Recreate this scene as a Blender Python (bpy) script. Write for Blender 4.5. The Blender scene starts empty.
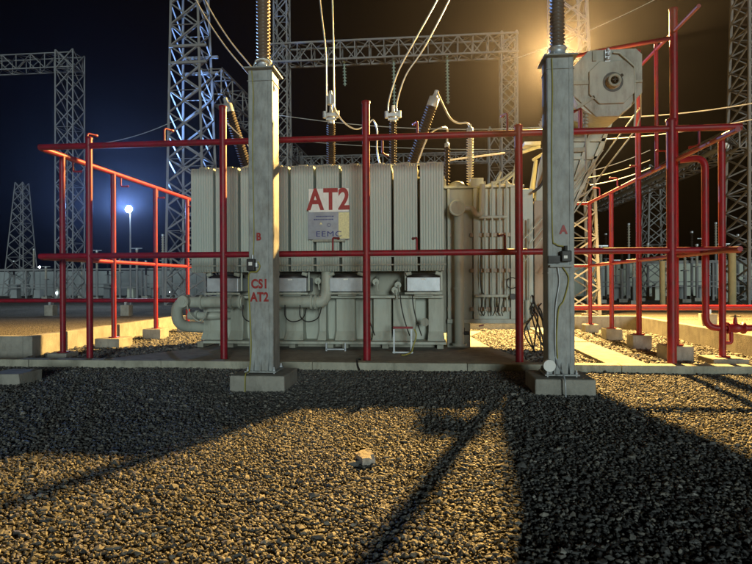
import bpy, math, random
import numpy as np
from mathutils import Vector, Matrix, noise as mnoise
R = math.radians
rnd = random.Random(7)
col = bpy.context.scene.collection
scene = bpy.context.scene

# ------------------------------------------------------------------ survey helpers (photo measurements -> metres)
FPX, EYE, YAW, ROLL = 560.0, 1.6, R(5.5), 0.00465
def _dir(px, py):
    u = (px-376)/FPX; v = (282-py)/FPX
    u, v = u+ROLL*v, v-ROLL*u
    return Vector((u*math.cos(YAW)-math.sin(YAW), u*math.sin(YAW)+math.cos(YAW), v))
def P(px, py, Y):
    d = _dir(px, py); return Vector((0, 0, EYE))+d*(Y/d.y)
def G(px, py, z=0.0):
    d = _dir(px, py); return Vector((0, 0, EYE))+d*((z-EYE)/d.z)
def zat(px, py, Y): return P(px, py, Y).z
def xat(px, Y, py=282): return P(px, py, Y).x

# ------------------------------------------------------------------ materials
def mat(name, base, rough=.6, metal=0.0, var=.15, scale=4.0, dirt=None, dirt_amt=.35, bump=.0, bscale=60, stretch=(1,1,1), emis=None, estr=0, spec=.5):
    m = bpy.data.materials.new(name); m.use_nodes = True
    nt = m.node_tree; n = nt.nodes; l = nt.links
    b = n['Principled BSDF']
    b.inputs['Roughness'].default_value = rough
    b.inputs['Metallic'].default_value = metal
    b.inputs['Specular IOR Level'].default_value = spec
    tc = n.new('ShaderNodeTexCoord'); mp = n.new('ShaderNodeMapping'); mp.inputs['Scale'].default_value = stretch
    l.new(tc.outputs['Object'], mp.inputs['Vector'])
    no = n.new('ShaderNodeTexNoise'); no.inputs['Scale'].default_value = scale; no.inputs['Detail'].default_value = 8; no.inputs['Roughness'].default_value = .62
    l.new(mp.outputs[0], no.inputs['Vector'])
    r = n.new('ShaderNodeValToRGB'); r.color_ramp.elements[0].position = .32; r.color_ramp.elements[1].position = .7
    r.color_ramp.elements[0].color = tuple(max(0, c*(1-var)) for c in base)+(1,)
    r.color_ramp.elements[1].color = tuple(min(1, c*(1+var)) for c in base)+(1,)
    l.new(no.outputs['Fac'], r.inputs['Fac'])
    out = r.outputs['Color']
    if dirt:
        n2 = n.new('ShaderNodeTexNoise'); n2.inputs['Scale'].default_value = scale*2.3; n2.inputs['Detail'].default_value = 10; n2.inputs['Roughness'].default_value = .7
        mp2 = n.new('ShaderNodeMapping'); mp2.inputs['Scale'].default_value = (stretch[0], stretch[1], stretch[2]*.35); mp2.inputs['Location'].default_value = (3.1, 7.7, 1.3)
        l.new(tc.outputs['Object'], mp2.inputs['Vector']); l.new(mp2.outputs[0], n2.inputs['Vector'])
        r2 = n.new('ShaderNodeValToRGB'); r2.color_ramp.elements[0].position = .48; r2.color_ramp.elements[1].position = .72
        r2.color_ramp.elements[0].color = (0, 0, 0, 1); r2.color_ramp.elements[1].color = (dirt_amt,)*3+(1,)
        l.new(n2.outputs['Fac'], r2.inputs['Fac'])
        mx = n.new('ShaderNodeMixRGB'); mx.inputs['Color2'].default_value = tuple(dirt)+(1,)
        l.new(r2.outputs['Color'], mx.inputs['Fac']); l.new(out, mx.inputs['Color1']); out = mx.outputs['Color']
    l.new(out, b.inputs['Base Color'])
    if rough < .9:
        mr = n.new('ShaderNodeMapRange'); mr.inputs['To Min'].default_value = max(.05, rough-.12); mr.inputs['To Max'].default_value = min(1, rough+.15)
        l.new(no.outputs['Fac'], mr.inputs['Value']); l.new(mr.outputs[0], b.inputs['Roughness'])
    if bump:
        n3 = n.new('ShaderNodeTexNoise'); n3.inputs['Scale'].default_value = bscale; n3.inputs['Detail'].default_value = 6
        l.new(tc.outputs['Object'], n3.inputs['Vector'])
        bp = n.new('ShaderNodeBump'); bp.inputs['Strength'].default_value = bump; bp.inputs['Distance'].default_value = .02
        l.new(n3.outputs['Fac'], bp.inputs['Height']); l.new(bp.outputs[0], b.inputs['Normal'])
    if emis:
        b.inputs['Emission Color'].default_value = tuple(emis)+(1,); b.inputs['Emission Strength'].default_value = estr
    return m

M = {}
M['paint'] = mat('grey_green_paint', (.45, .49, .43), .5, 0, .10, 2.2, (.17, .13, .08), .45, .05, 30, (1, 1, .4))
M['rad'] = mat('radiator_paint', (.49, .56, .52), .5, 0, .09, 1.6, (.25, .22, .15), .3, 0, 30, (1, 1, .25))
M['tankdark'] = mat('weathered_tank_paint', (.36, .37, .31), .6, 0, .18, 2.5, (.12, .09, .055), .6, .05, 25, (1, 1, .4))
M['consv'] = mat('grimy_conservator_paint', (.36, .375, .33), .5, 0, .2, 1.7, (.13, .10, .065), .8, .06, 25, (1, 1, .8))
M['arr'] = mat('arrester_porcelain', (.17, .13, .10), .35, 0, .15, 4, (.08, .06, .045), .4)
M['brown'] = mat('stained_cabinet_paint', (.40, .33, .25), .55, 0, .18, 2.0, (.16, .09, .05), .55, 0, 25, (1, 1, .5))
M['galv'] = mat('galvanised_sheet', (.50, .55, .60), .38, .35, .14, 6, (.3, .3, .28), .3, .05, 40)
M['galvcol'] = mat('galvanised_column', (.35, .38, .385), .55, .0, .28, 6, (.15, .125, .08), .6, .12, 14, (1, 1, .6))
M['lattice'] = mat('lattice_steel', (.24, .25, .26), .75, .0, .12, 1.0, spec=.15)
M['red'] = mat('red_pipe_paint', (.26, .005, .018), .45, 0, .25, 5, (.09, .035, .03), .75, .08, 50)
M['concrete'] = mat('concrete', (.34, .335, .30), .9, 0, .22, 3.0, (.12, .12, .10), .6, .35, 40)
M['kerb'] = mat('kerb_concrete', (.43, .425, .35), .9, 0, .22, 1.8, (.12, .115, .085), .7, .35, 40)
M['porc'] = mat('brown_porcelain', (.022, .016, .014), .6, 0, .15, 3, spec=.2)
M['porcg'] = mat('grey_porcelain', (.42, .40, .34), .3, 0, .1, 3)
M['black'] = mat('black_rubber_and_shade', (.018, .018, .018), .5, 0, .2, 5)
M['cable'] = mat('earth_cable', (.36, .33, .07), .5, 0, .15, 5)
M['alu'] = mat('aluminium_conductor', (.62, .62, .58), .4, .5, .06, 5)
M['white'] = mat('sign_white', (.86, .88, .86), .45, 0, .05, 8, (.35, .3, .22), .25)
M['letter'] = mat('red_lettering', (.33, .012, .012), .5, 0, .15, 20, (.4, .3, .25), .25)
M['navy'] = mat('navy_lettering', (.02, .025, .20), .5, 0, .1, 20)
M['plate'] = mat('maker_plate_grey', (.30, .33, .40), .35, .35, .12, 9)
M['strip'] = mat('yellow_glare_and_mark', (.80, .76, .42), .35, 0, .15, 30, (.5, .42, .2), .4)  # yellow glare painted as colour on the maker's plate; also colours the warning mark
M['glassins'] = mat('pale_green_glass', (.32, .45, .42), .25, 0, .1, 3)
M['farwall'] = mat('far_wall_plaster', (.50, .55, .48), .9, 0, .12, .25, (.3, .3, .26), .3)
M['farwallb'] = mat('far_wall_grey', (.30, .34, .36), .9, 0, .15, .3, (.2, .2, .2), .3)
M['ochre'] = mat('ochre_concrete_post', (.45, .38, .20), .85, 0, .12, 2)
M['lampw'] = mat('cold_white_lamp_glass', (.8, .85, .9), .3, emis=(.62, .80, 1.0), estr=900)
M['lampo'] = mat('sodium_lamp_glass', (.8, .7, .5), .3, emis=(1.0, .62, .2), estr=220)
M['lampfar'] = mat('far_lamp_glass', (.8, .85, .9), .3, emis=(.8, .9, 1.0), estr=26)
M['housing'] = mat('lamp_housing', (.12, .12, .12), .5, .3)

def gravel_mat(name, base, attr=True):
    m = bpy.data.materials.new(name); m.use_nodes = True
    nt = m.node_tree; n = nt.nodes; l = nt.links; b = n['Principled BSDF']
    b.inputs['Roughness'].default_value = .68; b.inputs['Specular IOR Level'].default_value = .45
    at = n.new('ShaderNodeAttribute'); at.attribute_name = 'tone'
    r = n.new('ShaderNodeValToRGB'); e = r.color_ramp.elements
    e[0].position = 0; e[0].color = (base[0]*.35, base[1]*.35, base[2]*.37, 1)
    e[1].position = 1; e[1].color = (base[0]*2.3, base[1]*2.2, base[2]*2.05, 1)
    x = e.new(.5); x.color = tuple(base)+(1,)
    x = e.new(.78); x.color = (base[0]*1.5, base[1]*1.38, base[2]*1.2, 1)
    l.new(at.outputs['Fac'], r.inputs['Fac'])
    tc = n.new('ShaderNodeTexCoord'); no = n.new('ShaderNodeTexNoise'); no.inputs['Scale'].default_value = 90; no.inputs['Detail'].default_value = 4
    l.new(tc.outputs['Object'], no.inputs['Vector'])
    mx = n.new('ShaderNodeMixRGB'); mx.blend_type = 'MULTIPLY'; mx.inputs['Fac'].default_value = .5
    l.new(r.outputs[0], mx.inputs['Color1']); l.new(no.outputs['Fac'], mx.inputs['Color2'])
    l.new(mx.outputs[0], b.inputs['Base Color'])
    bp = n.new('ShaderNodeBump'); bp.inputs['Strength'].default_value = .4; bp.inputs['Distance'].default_value = .006
    l.new(no.outputs['Fac'], bp.inputs['Height']); l.new(bp.outputs[0], b.inputs['Normal'])
    return m
M['stones'] = gravel_mat('crushed_stone', (.19, .197, .195))

def ground_mat():
    m = bpy.data.materials.new('gravel_yard'); m.use_nodes = True
    nt = m.node_tree; n = nt.nodes; l = nt.links; b = n['Principled BSDF']; b.inputs['Roughness'].default_value = .95
    tc = n.new('ShaderNodeTexCoord')
    v = n.new('ShaderNodeTexVoronoi'); v.inputs['Scale'].default_value = 22
    l.new(tc.outputs['Object'], v.inputs['Vector'])
    r = n.new('ShaderNodeValToRGB'); r.color_ramp.elements[0].color = (.06, .055, .048, 1); r.color_ramp.elements[1].color = (.34, .31, .26, 1)
    l.new(v.outputs['Color'], r.inputs['Fac'])
    no = n.new('ShaderNodeTexNoise'); no.inputs['Scale'].default_value = .35; no.inputs['Detail'].default_value = 6
    l.new(tc.outputs['Object'], no.inputs['Vector'])
    mr = n.new('ShaderNodeMapRange'); mr.inputs['To Min'].default_value = .45; mr.inputs['To Max'].default_value = 1.4
    l.new(no.outputs['Fac'], mr.inputs['Value'])
    mx = n.new('ShaderNodeMixRGB'); mx.blend_type = 'MULTIPLY'; mx.inputs['Fac'].default_value = 1
    l.new(r.outputs[0], mx.inputs['Color1']); l.new(mr.outputs[0], mx.inputs['Color2']); l.new(mx.outputs[0], b.inputs['Base Color'])
    bp = n.new('ShaderNodeBump'); bp.inputs['Strength'].default_value = .9; bp.inputs['Distance'].default_value = .03
    l.new(v.outputs['Distance'], bp.inputs['Height']); l.new(bp.outputs[0], b.inputs['Normal'])
    return m
M['ground'] = ground_mat()

# ------------------------------------------------------------------ mesh builder (world coordinates, origin subtracted at build)
class MB:
    def __init__(s): s.v = []; s.f = []; s.sm = []; s.marks = []
    def add(s, vs, fs, smooth=False):
        b = len(s.v); s.v += [Vector(v) for v in vs]
        for f in fs:
            s.f.append(tuple(b+i for i in f)); s.sm.append(smooth)
    def box(s, a, b):
        s.marks.append((len(s.v), len(s.f)))
        x0, x1 = sorted((a[0], b[0])); y0, y1 = sorted((a[1], b[1])); z0, z1 = sorted((a[2], b[2]))
        s.add([(x0,y0,z0),(x1,y0,z0),(x1,y1,z0),(x0,y1,z0),(x0,y0,z1),(x1,y0,z1),(x1,y1,z1),(x0,y1,z1)],
              [(0,3,2,1),(4,5,6,7),(0,1,5,4),(1,2,6,5),(2,3,7,6),(3,0,4,7)]); return s
    def _frame(s, d):
        d = d.normalized(); up = Vector((0,0,1)) if abs(d.z) < .95 else Vector((0,1,0))
        a = d.cross(up).normalized(); return a, a.cross(d).normalized()
    def bar(s, p, q, w, h=None):
        s.marks.append((len(s.v), len(s.f)))
        p, q = Vector(p), Vector(q); h = h or w; a, b = s._frame(q-p); a = a*w/2; b = b*h/2
        s.add([p-a-b, p+a-b, p+a+b, p-a+b, q-a-b, q+a-b, q+a+b, q-a+b],
              [(0,3,2,1),(4,5,6,7),(0,1,5,4),(1,2,6,5),(2,3,7,6),(3,0,4,7)]); return s
    def angle(s, p, q, w):       # a rolled steel angle: two thin legs
        p, q = Vector(p), Vector(q); a, b = s._frame(q-p); t = w*.28
        s.bar(p, q, w, t); s.bar(p+a*w*.4+b*w*.4, q+a*w*.4+b*w*.4, t, w); return s
    def lathe(s, p, q, prof, seg=20):    # prof: list of (distance along, radius)
        s.marks.append((len(s.v), len(s.f)))
        p, q = Vector(p), Vector(q); d = (q-p).normalized(); a, b = s._frame(d); vs = []; fs = []
        for (t, r) in prof:
            for k in range(seg):
                an = 2*math.pi*k/seg; vs.append(p+d*t+(a*math.cos(an)+b*math.sin(an))*r)
        for i in range(len(prof)-1):
            for k in range(seg):
                k2 = (k+1) % seg; fs.append((i*seg+k, i*seg+k2, (i+1)*seg+k2, (i+1)*seg+k))
        s.add(vs, fs, True)
        n = len(prof)
        s.add(vs[:seg], [tuple(range(seg))[::-1]]); s.add(vs[(n-1)*seg:], [tuple(range(seg))]); return s
    def tube(s, p, q, r, seg=16, r2=None):
        L = (Vector(q)-Vector(p)).length; return s.lathe(p, q, [(0, r), (L, r if r2 is None else r2)], seg)
    def poly(s, pts, r, seg=10):         # swept tube along a path
        s.marks.append((len(s.v), len(s.f)))
        pts = [Vector(p) for p in pts]; vs = []; fs = []; n = len(pts); pa = None
        for i, p in enumerate(pts):
            d = (pts[min(i+1, n-1)]-pts[max(i-1, 0)]).normalized()
            if pa is None: pa, _ = s._frame(d)
            a = (pa-d*pa.dot(d)).normalized(); b = a.cross(d); pa = a
            for k in range(seg):
                an = 2*math.pi*k/seg; vs.append(p+(a*math.cos(an)+b*math.sin(an))*r)
        for i in range(n-1):
            for k in range(seg):
                k2 = (k+1) % seg; fs.append((i*seg+k, i*seg+k2, (i+1)*seg+k2, (i+1)*seg+k))
        s.add(vs, fs, True); s.add(vs[:seg], [tuple(range(seg))]); s.add(vs[-seg:], [tuple(range(seg))[::-1]]); return s
    def prism(s, pts, y0, y1):           # pts: (x,z) outline extruded along Y
        s.marks.append((len(s.v), len(s.f)))
        n = len(pts); vs = [(x, y0, z) for x, z in pts]+[(x, y1, z) for x, z in pts]
        fs = [tuple(range(n)), tuple(range(2*n-1, n-1, -1))]+[(i, i+n, (i+1) % n+n, (i+1) % n) for i in range(n)]
        s.add(vs, fs); return s
    def slab(s, pts, z0, z1):            # pts: (x,y) outline extruded along Z
        n = len(pts); vs = [(x, y, z0) for x, y in pts]+[(x, y, z1) for x, y in pts]
        fs = [tuple(range(n))[::-1], tuple(range(n, 2*n))]+[(i, (i+1) % n, (i+1) % n+n, i+n) for i in range(n)]
        s.add(vs, fs); return s
    def build(s, name, m, parent=None, origin=None, bevel=0, label=None):
        o0 = Vector((0, 0, 0))
        if parent is not None: o0 = world_loc(parent)
        loc = Vector(origin) if origin is not None else o0
        me = bpy.data.meshes.new(name); me.from_pydata([v-loc for v in s.v], [], s.f)
        me.polygons.foreach_set('use_smooth', s.sm); me.update()
        import bmesh
        bm = bmesh.new(); bm.from_mesh(me); bmesh.ops.recalc_face_normals(bm, faces=bm.faces); bm.to_mesh(me); bm.free()
        me.materials.append(m)
        ob = bpy.data.objects.new(name, me); col.objects.link(ob)
        if parent is not None: ob.parent = parent
        ob.location = loc-o0
        if bevel:
            bv = ob.modifiers.new('bevel', 'BEVEL'); bv.width = bevel; bv.segments = 2; bv.limit_method = 'ANGLE'; bv.angle_limit = R(50)
        if label: ob['label'] = label
        return ob
def pieces(mb, name, m, parent, bevel=0):     # every shape of mb becomes a part of its own
    out = []; mk = mb.marks+[(len(mb.v), len(mb.f))]
    for (v0, f0), (v1, f1) in zip(mk, mk[1:]):
        q = MB(); q.v = mb.v[v0:v1]; q.f = [tuple(i-v0 for i in f) for f in mb.f[f0:f1]]; q.sm = mb.sm[f0:f1]
        out.append(q.build(name, m, parent, bevel=bevel))
    return out
def world_loc(o):
    v = Vector(o.location)
    while o.parent: o = o.parent; v += Vector(o.location)
    return v
def tag(o, label=None, cat=None, group=None, kind=None):
    if label: o['label'] = label
    if cat: o['category'] = cat
    if group: o['group'] = group
    if kind: o['kind'] = kind
    return o
def empty(name, loc, label, cat, group=None):
    o = bpy.data.objects.new(name, None); col.objects.link(o); o.location = loc; o.empty_display_size = .2
    return tag(o, label, cat, group)
def copy_tree(o, parent=None):
    c = o.copy(); col.objects.link(c); c.parent = parent
    for ch in o.children: copy_tree(ch, c)
    return c
def text(s, size, loc, m, parent, name='lettering', offset=.012, sx=1.0, align='CENTER', extr=.0015, sp=1.0):
    cu = bpy.data.curves.new(name, 'FONT'); cu.body = s; cu.space_character = sp; cu.size = size; cu.align_x = align; cu.align_y = 'CENTER'
    cu.offset = offset*size; cu.extrude = extr; cu.resolution_u = 4
    t = bpy.data.objects.new(name+'_src', cu); col.objects.link(t)
    me = bpy.data.meshes.new_from_object(t.evaluated_get(bpy.context.evaluated_depsgraph_get()))
    bpy.data.objects.remove(t); bpy.data.curves.remove(cu)
    me.transform(Matrix.Rotation(R(90), 4, 'X') @ Matrix.Diagonal((sx, 1, 1, 1)))
    me.materials.clear(); me.materials.append(m)
    for p in me.polygons: p.material_index = 0
    o = bpy.data.objects.new(name, me); col.objects.link(o); o.parent = parent; o.location = Vector(loc)-world_loc(parent)
    return o
def bend(pts, r, n=6):                    # round off the corners of a polyline
    pts = [Vector(p) for p in pts]; out = [pts[0]]
    for i in range(1, len(pts)-1):
        a, b, c = pts[i-1], pts[i], pts[i+1]
        d1 = (a-b); d2 = (c-b); rr = min(r, d1.length*.49, d2.length*.49); s0 = b+d1.normalized()*rr; s1 = b+d2.normalized()*rr
        for k in range(n+1):
            t = k/n; out.append(s0*(1-t)**2+b*2*t*(1-t)+s1*t*t)
    out.append(pts[-1]); return out
def sag(p, q, s, n=24):
    p, q = Vector(p), Vector(q)
    return [p.lerp(q, i/n)-Vector((0, 0, s*4*(i/n)*(1-i/n))) for i in range(n+1)]
def curve3(pts, n=8):                      # Catmull-Rom through points
    pts = [Vector(p) for p in pts]; q = [pts[0]*2-pts[1]]+pts+[pts[-1]*2-pts[-2]]; out = []
    for i in range(1, len(q)-2):
        for k in range(n):
            t = k/n; a, b, c, d = q[i-1], q[i], q[i+1], q[i+2]
            out.append(.5*((2*b)+(-a+c)*t+(2*a-5*b+4*c-d)*t*t+(-a+3*b-3*c+d)*t**3))
    out.append(pts[-1]); return out

# ================================================================== SETTING
g = MB(); N = 60; S = 400
g.add([(-S, -60, -.012), (S, -60, -.012), (S, 700, -.012), (-S, 700, -.012)], [(0, 1, 2, 3)])
tag(g.build('ground', M['ground']), kind='structure')

# stones as real geometry: one mesh per gravel bed
ico_v = []; ph = (1+5**.5)/2
for a in (-1, 1):
    for b in (-ph, ph): ico_v += [(0, a, b), (a, b, 0), (b, 0, a)]
ico_v = np.array(ico_v)/math.sqrt(1+ph*ph)
import bmesh as _bm
_b = _bm.new(); [_b.verts.new(v) for v in ico_v]; _r = _bm.ops.convex_hull(_b, input=_b.verts[:]); _b.verts.index_update()
ico_f = np.array([[v.index for v in f.verts] for f in _b.faces]); ico_v = np.array([v.co[:] for v in _b.verts]); _b.free()
def stone_bed(name, label, xy, size, zfun, seed):
    rg = np.random.default_rng(seed); n = len(xy); nv = len(ico_v)
    rad = size*rg.lognormal(0, .33, n)*(1+.45*(rg.random(n) < .01))
    V = np.repeat(ico_v[None], n, 0)*(1+rg.uniform(-.28, .28, (n, nv, 1)))
    V = V*np.stack([np.ones(n), rg.uniform(.55, .95, n), rg.uniform(.4, .8, n)], 1)[:, None, :]*rad[:, None, None]
    ax = rg.normal(size=(n, 3)); ax[:, 2] += 0.4; ax /= np.linalg.norm(ax, axis=1, keepdims=True)
    an = rg.uniform(0, 6.28, n); tilt = rg.normal(0, .45, n); tz = rg.uniform(0, 6.28, n)
    c, s = np.cos(an), np.sin(an); x, y, z = V[..., 0].copy(), V[..., 1].copy(), V[..., 2].copy()
    ct, st = np.cos(tilt)[:, None], np.sin(tilt)[:, None]
    y, z = y*ct-z*st, y*st+z*ct
    x, y = x*c[:, None]-y*s[:, None], x*s[:, None]+y*c[:, None]
    zz = zfun(xy, rg)
    V = np.stack([x+xy[:, 0:1], y+xy[:, 1:2], z+zz[:, None]], -1).reshape(-1, 3)
    F = (ico_f[None]+(np.arange(n)*nv)[:, None, None]).reshape(-1, 3)
    me = bpy.data.meshes.new(name); me.vertices.add(len(V)); me.vertices.foreach_set('co', V.astype(np.float32).ravel())
    nf = len(F); me.loops.add(nf*3); me.loops.foreach_set('vertex_index', F.astype(np.int32).ravel())
    me.polygons.add(nf); me.polygons.foreach_set('loop_start', (np.arange(nf)*3).astype(np.int32)); me.polygons.foreach_set('loop_total', np.full(nf, 3, np.int32))
    me.polygons.foreach_set('use_smooth', np.zeros(nf, bool))
    at = me.attributes.new('tone', 'FLOAT', 'FACE')
    tone = np.clip(rg.beta(1.3, 2.0, n)+(rg.random(n) < .07)*.45, 0, 1)
    at.data.foreach_set('value', np.repeat(tone, len(ico_f)).astype(np.float32))
    me.update(calc_edges=True); me.validate(); me.materials.append(M['stones'])
    o = bpy.data.objects.new(name, me); col.objects.link(o); tag(o, label, 'gravel', kind='stuff'); return o
def jitter(x0, x1, y0, y1, cell, rg):
    gx, gy = np.meshgrid(np.arange(x0, x1, cell), np.arange(y0, y1, cell)); q = np.stack([gx.ravel(), gy.ravel()], 1)
    return q+rg.uniform(-.55, .55, q.shape)*cell
def in_view(q, m=.6):
    c, s = math.cos(YAW), math.sin(YAW); xc = q[:, 0]*c+q[:, 1]*s; d = -q[:, 0]*s+q[:, 1]*c
    return (d > 2.2) & (np.abs(xc) < d*.74+m)
rg = np.random.default_rng(3)
near = jitter(-9, 8, 2.2, 6.0, .0235, rg); far = jitter(-11, 9.5, 6.0, 9.98, .031, rg)
def zf(q, r): return .004+.016*(np.sin(q[:, 0]*2.1+1.3*np.sin(q[:, 1]*1.7))*np.sin(q[:, 1]*2.6+q[:, 0]))*.6+r.uniform(0, .018, len(q))
near = near[in_view(near)]; far = far[in_view(far)]
allq = np.concatenate([near, far])
stone_bed('foreground_gravel', 'crushed stone covering the open ground in front of the kerb', allq, .0155, zf, 1)
pit = np.concatenate([jitter(-8.45, -4.2, 10.3, 18.3, .055, rg), jitter(.6, 6.45, 10.3, 18.3, .055, rg)])
stone_bed('pit_gravel', 'crushed stone filling the walled pit around the transformer', pit, .034, lambda q, r: .02+r.uniform(0, .03, len(q)), 2)

# kerb, apron, concrete path strip
K = MB()
xs = [-16.0]
while xs[-1] < 12: xs.append(xs[-1]+rnd.uniform(2.6, 3.1))
for a, b in zip(xs, xs[1:]): K.box((a+.004, 10.0+rnd.uniform(-.006, .006), -.05), (b-.004, 10.26, .15+rnd.uniform(-.004, .004)))
tag(K.build('kerb', M['kerb'], bevel=.012), kind='structure')
A = MB()
pl = [G(150, 362, .1), G(206, 347, .1), G(214, 343, .1)]; pr = [G(466, 336, .1), G(486, 345, .1), G(532, 363, .1)]
out = [(-6.6, 10.27), (pl[1].x, pl[1].y), (-5.0, 17.2), (1.55, 17.2), (pr[0].x+.1, pr[0].y), (pr[1].x, pr[1].y), (pr[2].x+.1, 10.27)]
A.slab(out, -.02, .10)
tag(A.build('concrete_apron', M['concrete'], bevel=.01), kind='structure')
S_ = MB(); a = G(604, 362, .12); b = G(641, 361, .12)
S_.box((a.x, 10.27, -.02), (b.x, 18.4, .12))
tag(S_.build('path_strip', M['concrete'], bevel=.01), kind='structure')

# bund wall round the pit
B = MB(); H = .47
B.box((-16, 11.25, -.05), (-8.72, 11.47, H)); B.box((-8.72, 11.25, -.05), (-8.5, 18.5, H)); B.box((-8.72, 18.5, -.05), (6.74, 18.72, H+.002)); B.box((6.52, 10.27, -.05), (6.74, 18.5, H))
o = B.build('retaining_wall', M['concrete'], origin=(-8.5, 11.3, 0), bevel=.012)
tag(o, 'low concrete bund wall closing the gravel pit around the transformer', 'low wall')

# a few odd blocks
def block(name, label, cat, c, sz, rot, m, bev=.012, group=None):
    b = MB(); x, y, z = sz; b.box((-x/2, -y/2, 0), (x/2, y/2, z)); o = b.build(name, m, bevel=bev, origin=(0, 0, 0))
    for v in o.data.vertices: v.co += Vector([rnd.uniform(-1, 1)*min(sz)*.12 for _ in range(3)])
    o.location = c; o.rotation_euler = rot; return tag(o, label, cat, group)
p = G(366, 464, .0)
bk = block('brick', 'loose pale broken brick lying alone on the foreground gravel', 'brick', (p.x, p.y, .010), (.12, .20, .085), (R(5), R(-7), R(24)), mat('pale_brick', (.50, .46, .41), .9, 0, .3, 14, (.25, .24, .22), .7, .5, 40), bev=.012)
_b = _bm.new(); _b.from_mesh(bk.data); _bm.ops.subdivide_edges(_b, edges=_b.edges[:], cuts=3, use_grid_fill=True)
for v in _b.verts: v.co += Vector([rnd.uniform(-1, 1)*.0045 for _ in range(3)])
for v in _b.verts:
    if v.co.x > .03 and v.co.y < -.06: v.co.z *= .72; v.co.x *= .86
_b.to_mesh(bk.data); _b.free()
p = G(4, 386, 0)
block('concrete_block', 'low concrete block half out of frame at the far left before the kerb', 'block', (p.x, p.y+.25, 0), (.55, .5, .2), (0, 0, 0), M['concrete'])

# ================================================================== FIRE SPRAY PIPEWORK
YF = 10.45; ZT = 4.31; ZL = 2.14
fr = empty('fire_spray_pipework', (0, YF, 0), 'red painted water spray pipe frame standing around the transformer', 'pipework')
def post(x, y, z0, z1, r=.072, foot=None, cap=True):
    m = MB(); pr = [(0, r), (z1-z0, r)]
    m.tube((x, y, z0), (x, y, z1), r, 20)
    m.lathe((x, y, z0), (x, y, z0+1), [(0, r*2.1), (.018, r*2.1), (.019, r)], 16)
    if cap: m.lathe((x, y, z1), (x, y, z1+1), [(-.03, r*1.12), (.012, r*1.12), (.03, r*.6)], 20)
    o = m.build('post', M['red'], fr)
    if foot:
        f = MB(); w, h = foot; f.box((x-w/2, y-w/2, 0), (x+w/2, y+w/2, h)); f.build('footing', M['concrete'], fr, bevel=.015)
    return o
def rail(pts, r=.058, br=.12):
    return MB().poly(bend(pts, br), r, 14).build('rail', M['red'], fr)
for px, top, r in ((90, 138, .062), (224, 107, .068), (367, 102, .072), (519.5, 126, .072), (672, 120, .078)):
    post(xat(px, YF, 360), YF, .10 if 150 < px < 560 else .03, zat(px, top, YF), r, foot=None if 150 < px < 560 else (.3, .08))
XL, XR = xat(40, YF), xat(742, YF); XS = 4.80
rail([(XL, YF, ZT), (XR, YF, ZT)]); rail([(XL, YF, ZL), (XR-.03, YF, ZL)])
# left return
YB = 19.0
rail([(XL, YF+.06, ZT-.01), (XL, YB, ZT-.01)]); rail([(XL, YF+.06, ZL-.02), (XL, YB, ZL-.02)], .05)
for px, w, h in ((62, .42, .15), (113, .62, .27), (155, .52, .32), (187, .5, .32)):
    d = _dir(px, 300); y = XL/d.x*d.y; post(XL+.02, y, h, ZT-.04, .058, (w, h), False)
# right return, lower tier (lit from the lamp side)
rail([(XS, 9.25, 3.96), (XS, 17.6, 3.96), (XS-.8, 17.6, 3.96)], .042); rail([(XS, 9.2, 2.09), (XS, 17.6, 2.06), (XS-.9, 17.6, 2.06)], .042)
rail([(XR, YF+.05, ZT-.01), (XR, 11.12, ZT-.01), (XR, 11.12, 3.9)], .05)
post(XR, 11.12, .16, 4.2, .06, (.62, .16), False)
post(XS, 11.55, .33, 6.95, .075, (.5, .33)); post(XS, 13.45, .36, 6.9, .06, (.42, .36)); post(XS, 15.4, .34, 3.96, .058, (.42, .34), False)
post(XS, 17.4, .3, 3.96, .055, (.4, .3), False)
MB().tube((XS, 12.4, 3.96), (XS, 12.4, 6.62), .04, 12).build('riser', M['red'], fr)
rail([(XS, 10.5, 6.5), (XS, 14.2, 6.5)], .036)
q0 = P(672, 38, 11.45); q1 = P(604, 50, 12.6)
rail([q0, q1, q1+Vector((-1.2, .6, 0))], .042)
# nozzle drops and little stubs
def nozzle(x, y, z0, z1, dx=.0, dy=.25):
    m = MB(); m.poly(bend([(x, y, z0), (x, y, z1), (x+dx, y+dy, z1)], .05), .019, 8)
    e = Vector((x+dx, y+dy, z1)); m.lathe(e, e+Vector((dx, dy, 0)), [(0, .022), (.05, .03), (.06, .012)], 10); m.build('spray_nozzle', M['red'], fr)
for px, y0, dz, up in ((330, YF, .55, 1), (418, YF, .32, 1), (509, YF, .44, 1), (583, YF, .38, 1), (334, YF, .28, 1), (420, YF, .22, 1), (505, YF, .3, 1), (228, YF, -.1, 1)):
    pass
for px, zb, dz in ((508, ZT, .38), (582, ZT, .42), (418, ZT, .28), (383, ZT, -.3), (333, ZL, .30), (417, ZL, .28), (505, ZL, .32), (165, ZT, .3), (88, ZT, .25), (700, ZT, -.3)):
    nozzle(xat(px, YF), YF, zb, zb+dz, -.06 if px > 400 else .06, .16)
for i in range(4): nozzle(XS, 11.9+i*1.5, 3.96, 3.96+.28, -.15, 0)
for i in range(4): nozzle(XL, 11.5+i*1.9, ZT, ZT-.28, .15, 0)
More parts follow.
